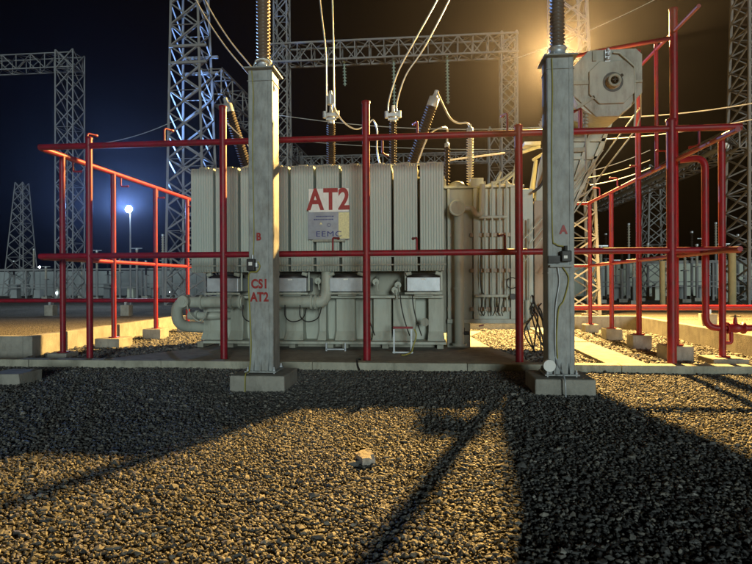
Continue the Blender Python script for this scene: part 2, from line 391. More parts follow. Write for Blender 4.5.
# feed pipe with valve at the right
p = P(705, 150, 11.15)
zf0 = zat(740, 328, 11.15)
fp = empty('water_feed_pipe', (p.x, 11.15, 0), 'red feed pipe that drops, turns right near the ground and carries a hand valve', 'pipe')
MB().poly(bend([(XS+.03, 11.35, 3.93), (p.x, 11.15, 3.93), (p.x, 11.15, zf0), (p.x+2.4, 11.15, zf0)], .22, 8), .062, 14).build('pipe', M['red'], fp)
vx = xat(735, 11.15)
m = MB(); m.lathe((vx-.16, 11.15, zf0), (vx+.2, 11.15, zf0), [(0, .11), (.03, .11), (.035, .07), (.16, .095), (.28, .07), (.285, .11), (.32, .11)], 18)
m.tube((vx, 11.15, zf0+.05), (vx, 11.15, zf0+.2), .045, 12, .025); v = m.build('valve', M['red'], fp)
m = MB(); ring = [(vx+.085*math.cos(t*math.pi/10), 11.15+.085*math.sin(t*math.pi/10), zf0+.22) for t in range(21)]
m.poly(ring, .011, 6); m.tube((vx, 11.15, zf0+.2), (vx, 11.15, zf0+.25), .014, 8); m.bar((vx-.08, 11.15, zf0+.22), (vx+.08, 11.15, zf0+.22), .015); m.build('handwheel', M['black'], v)
sx = xat(731, 11.15); MB().poly(bend([(sx, 11.15, zf0), (sx, 11.15, .42), (sx-.14, 11.15, .42)], .05), .035, 10).build('drain_pipe', M['red'], fp)
MB().box((p.x+1.7, 11.05, 0), (p.x+1.95, 11.25, zf0-.06)).build('footing', M['concrete'], fp, bevel=.01)

# ring main low behind the wall
for nm, lab, xa, xb, Y, py, pxr, r in (('water_main_pipe', 'long bright red water main running low across the lit yard on the right', xat(560, 20.5), xat(900, 20.5), 20.5, 307.5, 680, .095),
                             ('water_main_pipe', 'dim red water main running low across the dark yard on the left', -24, xat(200, 26.5), 26.5, 300.5, 100, .10)):
    z = zat(pxr, py, Y); e = empty(nm, (xa, Y, 0), lab, 'pipe', 'water mains in the yard')
    MB().tube((xa, Y, z), (xb, Y, z), r, 16).build('pipe', M['red'], e)
    n = int((xb-xa)/4)
    for i in range(n):
        x = xa+1.0+i*4.0; m = MB(); m.box((x-.22, Y-.2, -.02), (x+.22, Y+.2, z-r-.12)); m.build('saddle_block', M['concrete'], e, bevel=.01)
        MB().box((x-.06, Y-.12, z-r-.12), (x+.06, Y+.12, z-r+.03)).build('saddle', M['galv'], e)

# ================================================================== POWER TRANSFORMER
TX0, TX1 = xat(190, 12.0), xat(445.5, 12.0)
tr = empty('power_transformer', ((TX0+TX1)/2, 13.5, .1), 'large grey oil filled transformer with fluted radiators and a raised round conservator tank', 'transformer')
ZR0, ZR1 = zat(376, 271, 12), 4.14
n = 10; pitch = (TX1-TX0)/n
def radiator():
    m = MB(); w = pitch-.05; nf = 9; fp_ = w/nf
    z0, z1 = ZR0, ZR1
    for k in range(nf):
        xc = (k+.5)*fp_
        a = .44*fp_; ys = 0.0
        prof = [(xc-a, .022), (xc-a*.72, .004), (xc-a*.3, 0), (xc+a*.3, 0), (xc+a*.72, .004), (xc+a, .022)]
        # plate: extruded outline along Z with eased top
        vs = []; fs = []
        for (zz, ins) in ((z0, .03), (z0+.05, .006), (z0+.12, 0), (z1-.12, 0), (z1-.05, .006), (z1, .03)):
            for x, y in prof: vs.append((x, 12.0+y+ins, zz))
        np_ = len(prof)
        for r_ in range(5):
            for c in range(np_-1): fs.append((r_*np_+c, r_*np_+c+1, (r_+1)*np_+c+1, (r_+1)*np_+c))
        m.add(vs, fs, True)
        m.box((xc-a, 12.036, z0), (xc+a, 12.80, z1))
    m.box((.004, 12.020, z0+.05), (w-.004, 12.74, z1-.06))
    return m
base = radiator()
r0 = base.build('radiator', M['rad'], tr, origin=(0, 0, 0)); base_me = r0.data
def part_copy(o, dx, dy=0, dz=0):
    c = o.copy(); col.objects.link(c); c.parent = o.parent; c.location = o.location+Vector((dx, dy, dz)); return c
rad_list = [r0]
off0 = Vector(r0.location)
for i in range(n):
    o = r0 if i == 0 else part_copy(r0, 0)
    o.location = off0+Vector((TX0+i*pitch+.025, rnd.uniform(-.008, .008), rnd.uniform(-.006, .006))); 
    # collector stubs top
    x = TX0+(i+.5)*pitch
    s = MB(); s.tube((x, 12.3, ZR1-.05), (x, 12.3, ZR1+.05), .035, 10); s.tube((x, 12.3, ZR1+.05), (x, 12.3, ZR1+.075), .05, 10)
    s.bar((x-.1, 12.12, ZR1+.02), (x+.1, 12.12, ZR1+.02), .03, .05)
    s.build('lifting_lug', M['paint'], tr)
# the spray rail's shadow bands, built as two thin bars
m = MB(); m.box((TX0-.02, 12.0-.022, ZR0+.30), (TX1+.02, 12.0-.004, ZR0+.34)); pieces(m, 'shadow_band_bar', M['paint'], tr)
m = MB(); m.box((TX0-.02, 12.0-.022, ZR0+.12), (TX1+.02, 12.0-.004, ZR0+.15)); pieces(m, 'shadow_band_bar', M['paint'], tr)
m = MB(); m.tube((TX0+.1, 12.42, ZR1+.06), (TX1-.05, 12.42, ZR1+.06), .028, 12)
m.build('top_pipe', M['paint'], tr)
# main tank
YT = 12.95
t = MB(); t.box((TX0+.3, YT, .42), (TX1+.05, 14.7, 3.95)); t.build('tank', M['tankdark'], tr, bevel=.02)
t = MB(); t.box((TX0+.15, YT-.12, 3.95), (TX1+.02, 14.8, 4.0)); t.build('tank_lid', M['tankdark'], tr, bevel=.008)
zs = zat(400, 298, 12.5)
t = MB(); t.box((TX0+.3, 12.35, zs), (TX1-.04, YT-.003, zs+.06)); t.build('ledge', M['paint'], tr, bevel=.008)
# lower tank with box stiffeners
zb = zat(376, 344, 12.3)
t = MB(); t.box((TX0+.3, YT-.10, zb+.02), (TX1-.03, YT-.003, zs-.003)); t.box((TX0+.3, YT+.002, .1), (TX1-.03, YT+.06, .43)); t.build('lower_tank_wall', M['paint'], tr)
t = MB(); t.box((TX0+.2, 12.22, zb), (TX1+.02, YT-.102, zb+.055)); t.build('base_flange', M['paint'], tr, bevel=.006)
for px, w in ((212, .46), (236, .3), (294, .40), (322, .16), (345, .42), (352, .0), (382, .40), (404, .5), (436, .34)):
    if not w: continue
    x = xat(px, 12.5); y0 = YT-.102; d = .30
    s = MB(); zt = zs-.005; zk = zb+.26
    vs = [(x-w/2, y0, zt), (x+w/2, y0, zt), (x+w/2, y0-d, zt), (x-w/2, y0-d, zt),
          (x-w/2, y0, zk), (x+w/2, y0, zk), (x+w/2, y0-d, zk), (x-w/2, y0-d, zk),
          (x-w/2-.02, y0, zb+.06), (x+w/2+.02, y0, zb+.06), (x+w/2+.02, y0-d-.12, zb+.06), (x-w/2-.02, y0-d-.12, zb+.06)]
    fs = []
    for L in (0, 4):
        for k in range(4): fs.append((L+k, L+(k+1) % 4, L+4+(k+1) % 4, L+4+k))
    fs += [(0, 1, 2, 3), (8, 9, 10, 11)]
    s.add(vs, fs); s.build('stiffener', M['paint'], tr, bevel=.008)
s = MB()
for px in (200, 230, 292, 330, 345, 385, 440):
    x = xat(px, 12.6); s.box((x-.07, 12.6, .10), (x+.07, 14.5, zb-.002))
s.box((TX0+.4, 12.9, .10), (TX1-.1, 13.0, zb-.002)); pieces(s, 'skid_beam', M['tankdark'], tr)
# fans under the radiators
def fan(x):
    e = MB(); zt = zat(376, 273, 12.1)-.02; zb_ = zat(376, 291.5, 12.1); w = .36; yc = 12.42
    vs = []; fs = []
    rings = [(w, zb_), (w, zb_+.03), (w*.97, zb_+.05), (w*.97, zt-.10), (w, zt-.08), (w, zt-.06)]
    e.box((x-w, yc-w, zb_), (x+w, yc+w, zt-.075)); o = e.build('fan', M['galv'], tr, bevel=.015)
    c = MB(); c.lathe((x, yc, zt-.074), (x, yc, zt), [(0, .36), (.07, .36), (.075, .34), (.002, .34)], 28); c.build('shroud_ring', M['black'], o)  # ring coloured black to paint in the dark gap above the fan
    l = MB()
    for sx_ in (-1, 1): l.bar((x+sx_*(w+.03), yc-.2, zb_+.02), (x+sx_*(w+.03), yc-.2, zt+.05), .035); l.tube((x+sx_*(w+.01), yc-.3, zt-.01), (x+sx_*(w-.1), yc-.3, zt+.02), .045, 10)
    pieces(l, 'bracket', M['paint'], o)
    l = MB(); l.box((x-.05, yc-w-.008, zt-.13), (x+.05, yc-w-.001, zt-.10)); l.build('rating_label', M['white'], o)
    l = MB(); l.box((x-w-.04, yc-w-.02, zb_-.06), (x+w+.04, yc-w+.03, zb_-.02)); l.box((x-.2, yc-.2, zb_-.10), (x+.2, yc+.2, zb_-.003)); l.build('motor_mount', M['paint'], o)
for px in (223, 290.5, 346, 423.5): fan(xat(px, 12.1))
# sockets/valve lumps between fans
for px, py in ((376, 282), (398, 285), (318, 281), (260, 281), (395, 290)):
    c = P(px, py, 12.35); s = MB(); s.tube(c+Vector((0, .3, .1)), c, .05, 12); s.tube(c, c-Vector((0, .03, 0)), .075, 12); s.poly(bend([c, c+Vector((.02, -.08, -.02)), c+Vector((.05, -.1, -.2))], .05), .018, 8)
    s.build('valve', M['paint'], tr)
# oil headers
def flange(m, p, ax, r): 
    a = Vector(ax).normalized(); m.tube(Vector(p)-a*.025, Vector(p)+a*.025, r, 18)
c0 = P(187, 302, 12.1); c1 = P(243, 302, 12.1); z = c0.z
m = MB(); m.poly(bend([(c1.x, 12.1, z), (c0.x-.25, 12.1, z), (c0.x-.30, 12.25, z-.55), (c0.x+.1, 12.7, z-.62)], .28, 8), .125, 18)
for x in (c0.x+.02, c0.x+.35, c1.x-.05, c1.x-.25): flange(m, (x, 12.1, z), (1, 0, 0), .165)
m.build('oil_header', M['paint'], tr)
m = MB(); m.tube((c0.x+.02, 11.93, z+.02), (c0.x+.02, 11.82, z+.02), .13, 18); m.tube((c0.x+.02, 11.82, z+.02), (c0.x+.02, 11.80, z+.02), .07, 12); m.poly(curve3([(c0.x+.1, 11.85, z), (c0.x+.2, 11.8, z-.25), (c0.x+.42, 11.85, z-.42), (c0.x+.5, 12.0, z-.2)]), .016, 7); m.build('flow_gauge', M['paint'], tr)
m = MB(); m.poly(bend([(c0.x-.05, 12.3, z-.32), (c0.x+.5, 12.3, z-.32), (c0.x+.8, 12.6, z-.32)], .2), .09, 14); flange(m, (c0.x+.15, 12.3, z-.32), (1, 0, 0), .13); m.build('oil_pipe', M['paint'], tr)
c0 = P(279, 302, 12.1); c1 = P(312, 302, 12.1); z = c0.z
m = MB(); m.poly(bend([(c0.x, 12.1, z), (c1.x+.25, 12.1, z), (xat(327, 12.2), 12.15, z+.2), (xat(327, 12.2), 12.2, ZR0)], .26, 8), .125, 18)
for x in (c0.x, c1.x, c1.x+.09): flange(m, (x, 12.1, z), (1, 0, 0), .17)
m.build('oil_header', M['paint'], tr)
m = MB()
for k, px in enumerate((243, 285, 300)):
    a = P(px, 305, 12.0); m.poly(curve3([a, a+Vector((.02, -.05, -.25)), a+Vector((.18, -.05, -.36)), a+Vector((.38, .1, -.28)), a+Vector((.45, .25, .05))]), .013, 6)
for px in (365, 400, 412): 
    a = P(px, 292, 12.1); m.poly(curve3([a, a+Vector((.03, -.05, -.3)), a+Vector((.1, -.02, -.62)), a+Vector((.2, .1, -.95))]), .012, 6)
pieces(m, 'sensor_cable', M['black'], tr)
m = MB(); a = P(425, 322, 12.2); m.tube(a, a-Vector((0, .08, 0)), .09, 16); m.tube(a-Vector((0, .08, 0)), a-Vector((0, .09, 0)), .07, 16); m.build('oil_gauge', M['tankdark'], tr)
# signboards
sb = MB(); a = P(308.6, 189, 11.9); b = P(348.8, 211.6, 11.9); sb.box((a.x, 11.9, b.z), (b.x, 11.915, a.z)); sign = sb.build('signboard', M['white'], tr)
text('AT2', (a.z-b.z)*1.26, ((a.x+b.x)/2, 11.896, (a.z+b.z)/2), M['letter'], sign, offset=.03, sx=.80, sp=1.04)
sb = MB(); a = P(308, 212.4, 11.9); b = P(349.6, 239, 11.9); sb.box((a.x, 11.9, b.z), (b.x, 11.915, a.z)); s2 = sb.build('maker_plate', M['plate'], tr)
c = P(338.5, 213, 11.9); m = MB(); m.box((c.x, 11.896, b.z+.01), (b.x-.005, 11.8995, a.z-.01)); m.build('glare_strip', M['strip'], s2)  # yellow glare on the shiny plate, painted as a thin panel
text('EEMC', .165, ((a.x+b.x)/2+.0, 11.890, zat(330, 234.2, 11.9)), M['navy'], s2, offset=.0, sx=1.30, sp=1.12)
m = MB()
for k, (f0, f1, py) in enumerate(((.2, .58, 216.3), (.14, .62, 219.3))):
    z = zat(330, py, 11.9)
    x = a.x+(b.x-a.x)*f0
    while x < a.x+(b.x-a.x)*f1: w = rnd.uniform(.015, .04); m.box((x, 11.8955, z-.012), (x+w, 11.899, z+.012)); x += w+.012
m.build('faded_print', M['navy'], s2)
m = MB(); q = P(321, 223.5, 11.9); m.prism([(q.x-.03, q.z-.02), (q.x+.03, q.z-.02), (q.x, q.z+.03)], 11.895, 11.899); m.build('warning_mark', M['strip'], s2)
m = MB(); q = P(329, 225, 11.9); m.poly([(q.x+.04*math.cos(t), 11.897, q.z+.035*math.sin(t)) for t in [k*.4 for k in range(17)]], .004, 5); m.build('emblem', M['navy'], s2)
m = MB(); m.box((a.x+.1, 11.916, b.z-.05), (b.x-.1, 11.96, b.z+.02)); m.box((a.x+.05, 11.916, a.z+.1), (b.x-.05, 11.975, a.z+.15)); pieces(m, 'sign_bracket', M['tankdark'], tr)

# ---- end compartment (right part)
YE = 12.9; EX0 = TX1+.0; EX1 = xat(549, YE)
ze0 = zat(500, 321, YE); ze1 = zat(500, 188, YE)
t = MB(); t.box((EX0+.06, YE+.0, ze0), (xat(521, YE), 13.65, ze1)); t.build('end_tank', M['paint'], tr, bevel=.015)
t = MB(); t.box((EX0+.0, YE-.10, ze1), (xat(524, YE), 13.75, ze1+.05)); t.build('end_tank_flange', M['paint'], tr, bevel=.006)
t = MB(); t.box((EX0+.06, YE-.03, .10), (xat(470, YE), 13.7, ze0-.003)); t.build('end_tank_foot', M['tankdark'], tr, bevel=.01)
t = MB(); t.box((xat(447, YE), YE-.12, ze0-.05), (xat(524, YE), YE-.005, ze0+.05)); t.build('bottom_channel', M['paint'], tr, bevel=.01)
for px, w in ((449, .06), (476, .12), (513, .12), (519, .05)):
    x = xat(px, YE); s = MB(); s.box((x-w/2, YE-.09, ze0+.052), (x+w/2, YE-.003, ze1-.003)); s.build('stiffener', M['paint'], tr, bevel=.008)
for py in (235, 270.5, 309):
    z = zat(490, py, YE); s = MB(); s.box((xat(447, YE), YE-.06, z-.05), (xat(452, YE)-.01, YE-.004, z+.05)); s.box((xat(470, YE), YE-.075, z-.045), (xat(519, YE), YE-.004, z+.045)); pieces(s, 'cross_stiffener', M['brown'], tr, bevel=.006)
t = MB(); t.box((xat(522.5, YE), YE+.06, ze0+.05), (xat(534, YE), 13.6, ze1-.02)); t.build('side_panel', M['rad'], tr, bevel=.01)
t = MB(); t.box((xat(534.6, YE), YE+.02, ze0+.1), (xat(566, YE), 13.6, ze1-.3)); t.build('cable_cabinet', M['brown'], tr, bevel=.015)
# vertical oil pipe with blank flange
vx = xat(459, 12.65); zf1 = zat(457, 209, 12.65)
m = MB(); m.tube((vx, 12.6, zat(459, 345, 12.65)), (vx, 12.6, zf1), .105, 22); flange(m, (vx, 12.6, zat(459, 345, 12.65)+.02), (0, 0, 1), .16); flange(m, (vx, 12.6, 1.45), (0, 0, 1), .125)
m.build('oil_riser', M['paint'], tr)
m = MB(); m.tube((vx-.04, 12.8, zf1), (vx-.04, 12.46, zf1), .155, 26); m.build('elbow_body', M['paint'], tr)
m = MB(); m.lathe((vx-.04, 12.46, zf1), (vx-.04, 12.4, zf1), [(0, .18), (.03, .18), (.031, .145), (.012, .14)], 28); m.build('blank_flange', M['paint'], tr)
m = MB(); m.tube((vx-.04, 12.452, zf1), (vx-.04, 12.446, zf1), .135, 24); m.build('blank_disc', M['tankdark'], tr)
m = MB(); m.poly(bend([(vx+.1, 12.65, zf1+.02), (xat(475, 12), 12.65, zf1+.02), (xat(478, 12), 12.65, zf1-.13), (xat(484.5, 12), 12.65, zf1-.13), (xat(486, 12), 12.65, ze1+.05)], .12), .062, 14); m.build('bypass_pipe', M['paint'], tr)
# instrument pipes
m = MB(); zh1 = zat(495, 217, 12.7); zh2 = zat(495, 296, 12.7)
for px in (485, 492.5, 500, 507):
    x = xat(px, 12.7); m.tube((x, 12.7, zat(px, 312, 12.7)), (x, 12.7, ze1+.12), .023, 10)
m.tube((xat(479, 12.7), 12.7, zh1), (xat(508, 12.7), 12.7, zh1), .034, 12); m.tube((xat(475, 12.7), 12.7, zh2), (xat(512, 12.7), 12.7, zh2), .036, 12)
pieces(m, 'instrument_pipe', M['paint'], tr)
m = MB()
for k, px in enumerate((482, 486, 491, 495, 500, 504)):
    a = P(px, 297, 12.68); m.poly(curve3([a, a+Vector((rnd.uniform(-.03, .03), -.03, -.12)), a+Vector((rnd.uniform(-.06, .06), .02, -.3)), a+Vector((rnd.uniform(-.04, .04), .1, -.42))]), .011, 6)
a = P(481, 253, 12.7); m.poly(curve3([a+Vector((.1, 0, 0)), a+Vector((0, 0, -.02)), a+Vector((-.02, 0, -.4)), a+Vector((0, 0, -.8)), a+Vector((.08, 0, -.95))]), .013, 6)
pieces(m, 'control_cable', M['black'], tr)
m = MB(); cc = P(512, 283, 12.6); m.poly([(cc.x+.12*math.cos(t*.3), 12.6, cc.z+.12*math.sin(t*.3)) for t in range(3, 21)], .012, 7); m.tube((cc.x+.02, 12.65, cc.z-.3), (cc.x+.02, 12.55, cc.z-.3), .07, 12); m.build('cable_loop', M['black'], tr)
m = MB()
for px in (523, 529):
    x = xat(px, 12.8); m.tube((x, 12.8, .62), (x, 12.8, 3.0), .025, 10)
m.tube((xat(527, 12.8), 12.75, zat(527, 330, 12.75)), (xat(527, 12.8), 12.75, zat(527, 300, 12.75)), .06, 14)
m.build('oil_drain_pipe', M['paint'], tr)
m = MB()
for k in range(9):
    a = P(528+rnd.uniform(0, 16), 294+rnd.uniform(0, 16), 12.8); e = P(529+rnd.uniform(0, 24), 348+rnd.uniform(0, 10), 12.6)
    mid = (a+e)/2+Vector((rnd.uniform(-.25, .2), rnd.uniform(-.2, .1), rnd.uniform(-.1, .1)))
    m.poly(curve3([a, a+Vector((rnd.uniform(-.1, .1), -.1, -.15)), mid, e]), .017, 7)
pieces(m, 'control_cable', M['black'], tr)
m = MB(); c = P(464, 333, 12.6); m.tube(c-Vector((.12, 0, 0)), c+Vector((.12, 0, 0)), .04, 12); m.tube(c+Vector((-.05, 0, 0)), c+Vector((-.02, 0, 0)), .075, 12); m.tube(c, c+Vector((0, 0, .12)), .02, 8); m.build('drain_valve', M['black'], tr)
m = MB(); c = P(481, 326, 12.9); m.bar(c-Vector((.05, 0, 0)), c+Vector((.06, 0, .02)), .035); m.build('valve_lever', M['red'], tr)
# diagonal conduits running up to the conservator
m = MB()
for i, (a, b_) in enumerate((((524, 262), (640, 108)), ((529, 246), (603, 150)), ((545, 272), (560, 245)), ((523, 240), (548, 212)))):
    m.tube(P(*a, 12.55), P(*b_, 12.55), .014, 8)
m.poly([P(*q, 12.5) for q in ((632, 60), (641, 70), (641, 115), (637, 128), (606, 168), (560, 232), (548, 247))], .016, 8)
pieces(m, 'cable_conduit', M['paint'], tr)
m = MB(); m.poly(curve3([P(*q, 12.75) for q in ((533, 192), (541, 185), (548, 168), (552, 150))]), .03, 8); m.build('oil_hose', M['black'], tr)
# conservator support plate
YS = 12.95
pts = [(553, 119), (612, 119), (604, 148), (590, 173), (574, 206), (562, 230), (549, 246), (536, 246), (536, 196), (540, 165)]
m = MB(); m.prism([(P(a, b_, YS).x, P(a, b_, YS).z) for a, b_ in pts], YS, YS+.22); m.build('conservator_support', M['paint'], tr, bevel=.01)
m = MB()
for (a, b_) in (((612, 120), (574, 206)), ((606, 140), (556, 140)), ((597, 158), (548, 158)), ((562, 120), (562, 230)), ((595, 120), (575, 180)), ((574, 206), (549, 247))):
    m.bar(P(*a, YS-.04), P(*b_, YS-.04), .05, .07)
pieces(m, 'support_rib', M['paint'], tr)
for py, pxc in ((158, 600), (141, 607)):
    c = P(578, 151, YS-.06); 
m = MB(); c = P(577, 150, YS-.05); m.box((c.x-.15, YS-.09, c.z-.05), (c.x+.18, YS-.002, c.z+.05)); m.build('junction_box', M['tankdark'], tr, bevel=.01)
# conservator
YC = 11.75
cc = P(606.5, 83, YC); rx = 34.5*YC/1.0345/560; rz = 33.5*YC/1.0345/560
def octo(cx, cz, ax, az, ch):
    return [(cx-ax+ch[0], cz+az), (cx+ax-ch[1], cz+az), (cx+ax, cz+az-ch[1]), (cx+ax, cz-az+ch[2]), (cx+ax-ch[2], cz-az), (cx-ax+ch[3], cz-az), (cx-ax, cz-az+ch[3]), (cx-ax, cz+az-ch[0])]
m = MB(); m.prism(octo(cc.x, cc.z, rx, rz, (.36, .12, .46, .5)), YC, YC+.04)
con = m.build('conservator', M['consv'], tr, bevel=.012)
m = MB(); m.lathe((cc.x, YC+.04, cc.z), (cc.x, YC+4, cc.z), [(0, rx*.97), (.03, rx*.99), (1.15, rx*.99), (1.3, rx*.8), (1.36, .2)], 40); m.build('drum', M['paint'], con)
m = MB(); m.prism(octo(cc.x+.1, cc.z+.0, .45, .43, (.2, .2, .22, .2)), YC-.05, YC-.002); m.build('manhole_cover', M['consv'], con, bevel=.012)
m = MB(); m.box((cc.x-rx+.02, YC-.035, cc.z-.02), (cc.x-.36, YC-.002, cc.z+.06)); m.box((cc.x-.28, YC-.03, cc.z+.45), (cc.x-.2, YC-.002, cc.z+rz-.03)); m.box((cc.x+.56, YC-.03, cc.z-.02), (cc.x+rx-.01, YC-.002, cc.z+.03)); m.bar((cc.x-.6, YC-.02, cc.z-.5), (cc.x-.25, YC-.02, cc.z-.28), .06); pieces(m, 'seam_rib', M['tankdark'], con)
gx = cc.x+.11
m = MB(); m.tube((gx, YC-.052, cc.z), (gx, YC-.056, cc.z), .20, 30); m.build('recess_shade_disc', M['black'], con)  # flat black disc, the recess's shade put into its colour
m = MB(); m.lathe((gx, YC-.057, cc.z), (gx, YC-.3, cc.z), [(0, .15), (.006, .15), (.007, .12), (.09, .115), (.1, .13), (.12, .13), (.121, .09), (.105, .085)], 30); m.build('gauge_housing', M['tankdark'], con)
m = MB(); m.tube((gx, YC-.155, cc.z), (gx, YC-.162, cc.z), .08, 20); m.bar((gx-.05, YC-.17, cc.z), (gx+.05, YC-.17, cc.z+.01), .012); m.bar((gx, YC-.17, cc.z-.05), (gx, YC-.17, cc.z+.05), .012); m.tube((gx+.02, YC-.12, cc.z+.0), (gx+.17, YC-.1, cc.z+.12), .03, 10); m.build('gauge_dial', M['black'], con)
m = MB()
for k in range(3): m.tube((cc.x+.01, YC-.07, cc.z+.44+k*.09), (cc.x+.01, YC-.07, cc.z+.49+k*.09), .045-.006*k, 12)
m.box((cc.x-.04, YC-.05, cc.z+.42), (cc.x+.06, YC-.003, cc.z+.66)); m.build('lifting_bracket', M['galv'], con)
m = MB(); m.poly([(cc.x+.12, YC-.04, cc.z+.6), (cc.x+.25, YC-.04, cc.z+.58), (cc.x+.53, YC-.04, cc.z+.3), (cc.x+.55, YC-.04, cc.z-.55), (cc.x+.52, YC-.04, cc.z-.95)], .02, 8); m.build('breather_pipe', M['paint'], con)
# gas relay / red frame below the conservator
m = MB(); a = P(580, 112, 11.9); b_ = P(586, 128, 11.9); m.bar((a.x-.03, 11.85, a.z+.05), (a.x-.03, 11.85, b_.z-.06), .035); m.bar((a.x-.03, 11.85, a.z+.05), (b_.x, 11.85, a.z+.05), .035); m.build('relay_guard', M['red'], tr)
m = MB()
for k in range(5): m.tube((a.x+.1, 11.85, a.z-.02-k*.07), (a.x+.1, 11.85, a.z-.06-k*.07), .05, 12)
m.tube((a.x+.1, 11.85, a.z+.3), (a.x+.1, 11.85, b_.z-.9), .018, 8); m.build('breather', M['tankdark'], tr)

# ---- roof clutter over the end compartment
m = MB(); c = P(457, 186, 13.3); m.lathe((c.x, 13.3, ze1+.05), (c.x, 13.3, ze1+1), [(0, .18), (.02, .2), (.10, .19), (.16, .14), (.19, .05)], 20); m.build('turret_dome', M['paint'], tr)
m = MB(); a = P(470, 180, 13.2); b_ = P(483, 186, 13.2); m.box((a.x, 13.05, ze1+.06), (b_.x, 13.45, a.z+.02)); m.build('terminal_box', M['paint'], tr, bevel=.01)
m = MB()
for (a, b_, r_) in (((486, 186), (505, 178), .028), ((490, 188), (512, 172), .022), ((500, 186), (520, 168), .032), ((505, 180), (514, 189), .03), ((480, 189), (517, 184), .025), ((496, 184), (501, 172), .03), ((512, 190), (516, 160), .022)):
    m.tube(P(*a, 13.4), P(*b_, 13.4), r_, 10)
pieces(m, 'roof_pipe', M['paint'], tr)
m = MB(); m.tube(P(531, 198, 14.20), P(536, 160, 14.20), .07, 14, .045); m.tube(P(540, 195, 14.40), P(549, 138, 14.40), .07, 14); m.tube(P(533, 160, 14.20), P(549, 150, 14.40), .035, 10); m.tube(P(522, 152, 14.30), P(540, 146, 14.30), .05, 12)
pieces(m, 'tap_changer_pipe', M['paint'], tr)
m = MB(); a = P(523, 146, 14.30); m.box((a.x, 14.10, a.z-.02), (a.x+.40, 14.50, a.z+.06)); m.build('pipe_bracket', M['galv'], tr)
# wire mesh guards etc.
def insul(m, p, q, r, n, core=.55):
    p, q = Vector(p), Vector(q); L = (q-p).length; pr = [(0, r*core)]; s_ = L/n
    for i in range(n):
        t0 = i*s_; pr += [(t0+s_*.12, r*core), (t0+s_*.42, r), (t0+s_*.52, r*.98), (t0+s_*.62, r*core)]
    pr.append((L, r*core)); m.lathe(p, q, pr, 18)
def bushing(p, q, r, n, m_, capr=.07, caph=.25, taper=1.0):
    p, q = Vector(p), Vector(q); d = (q-p).normalized()
    e = MB(); e.tube(p-d*.9, p, r*1.7, 18, r*1.5); b0 = e.build('bushing', M['tankdark'], tr)
    e = MB(); insul(e, p, q, r, n); e.build('insulator', m_, b0)
    e = MB(); e.lathe(q, q+d, [(0, capr*1.1), (caph*.7, capr*1.1), (caph*.75, capr*.6), (caph, capr*.45), (caph*1.25, capr*.45)], 16); e.build('terminal_cap', M['galv'], b0)
    return q+d*caph*1.2
YBU = 14.0
t1 = bushing(P(331, 168, 13.6), P(331, 124, 13.6), .11, 20, M['porc'], .075, .38)
t2 = bushing(P(393, 168, 13.6), P(393, 122, 13.6), .09, 18, M['porc'], .065, .32)
t3 = bushing(P(411, 168, YBU), P(431.5, 107, YBU), .14, 24, M['porc'], .12, .34)
t4 = bushing(P(247, 168, YBU), P(229.5, 113, YBU), .14, 22, M['porc'], .12, .32)
t5 = bushing(P(274, 168, YBU), P(274, 131, YBU), .12, 18, M['porc'], .10, .28)
t6 = bushing(P(447, 186, 13.4), P(447, 147, 13.4), .075, 12, M['porc'], .05, .12)
t7 = bushing(P(470, 190, 13.4), P(470, 133, 13.4), .085, 22, M['porcg'], .07, .16)
insm = MB()
insul(insm, P(540, 126, 12.6), P(548, 110, 12.6), .05, 6); insm.build('insulator', M['porcg'], tr)
m = MB()
for (px, py, Y) in ((331, 119, 13.5), (393, 119, 13.5)):       # stockbridge/clamp yokes on top
    c = P(px, py-4, Y); m.bar(c-Vector((.16, 0, 0)), c+Vector((.16, 0, 0)), .09, .07); m.bar(c-Vector((.12, 0, .1)), c+Vector((.12, 0, -.1)), .05, .05)
    for s in (-1, 1): m.tube(c+Vector((s*.15, 0, -.07)), c+Vector((s*.15, 0, .09)), .05, 10)
pieces(m, 'conductor_clamp', M['galv'], tr)
m = MB(); c = P(330.5, 99, 13.5); m.tube(c-Vector((0, 0, .14)), c+Vector((0, 0, .1)), .075, 14); m.tube(c+Vector((0, 0, .1)), c+Vector((0, 0, .2)), .05, 12, .03); m.build('corona_cap', M['galv'], tr)

# small stand before the tank
st = empty('pipe_stand', P(402, 351, 11.6), 'small grey stand with a red top bar standing before the tank', 'stand')
a = P(394, 329, 11.6); b_ = P(411.5, 349, 11.6)
m = MB(); m.bar((a.x, 11.6, .12), (a.x, 11.6, a.z), .035); m.bar((b_.x, 11.6, .12), (b_.x, 11.6, a.z), .035); m.bar((a.x-.03, 11.6, .14), (b_.x+.03, 11.6, .14), .03); m.build('frame', M['galv'], st)
m = MB(); m.bar((a.x-.02, 11.6, a.z+.03), (b_.x+.03, 11.6, a.z+.03), .045); m.build('top_bar', M['red'], st)
m = MB(); m.poly(curve3([(b_.x+.06, 11.58, a.z), (b_.x+.1, 11.56, .5), (b_.x+.03, 11.54, .25), (b_.x+.0, 11.5, .16), (b_.x-.12, 11.4, .115), (b_.x-.2, 11.35, .115)]), .014, 7)
tag(m.build('earth_wire', M['cable'], origin=(b_.x, 11.5, .11)), 'yellow green earth wire trailing from the small red topped stand', 'wire')
st2 = MB(); a = P(326, 342, 12.0); b_ = P(345, 350, 12.0)
for x in (a.x, b_.x): st2.bar((x, 12.05, .1), (x, 12.05, a.z-.02), .03)
st2.bar((a.x, 12.05, .14), (b_.x, 12.05, .14), .03); st2.build('step_bracket', M['galv'], tr)

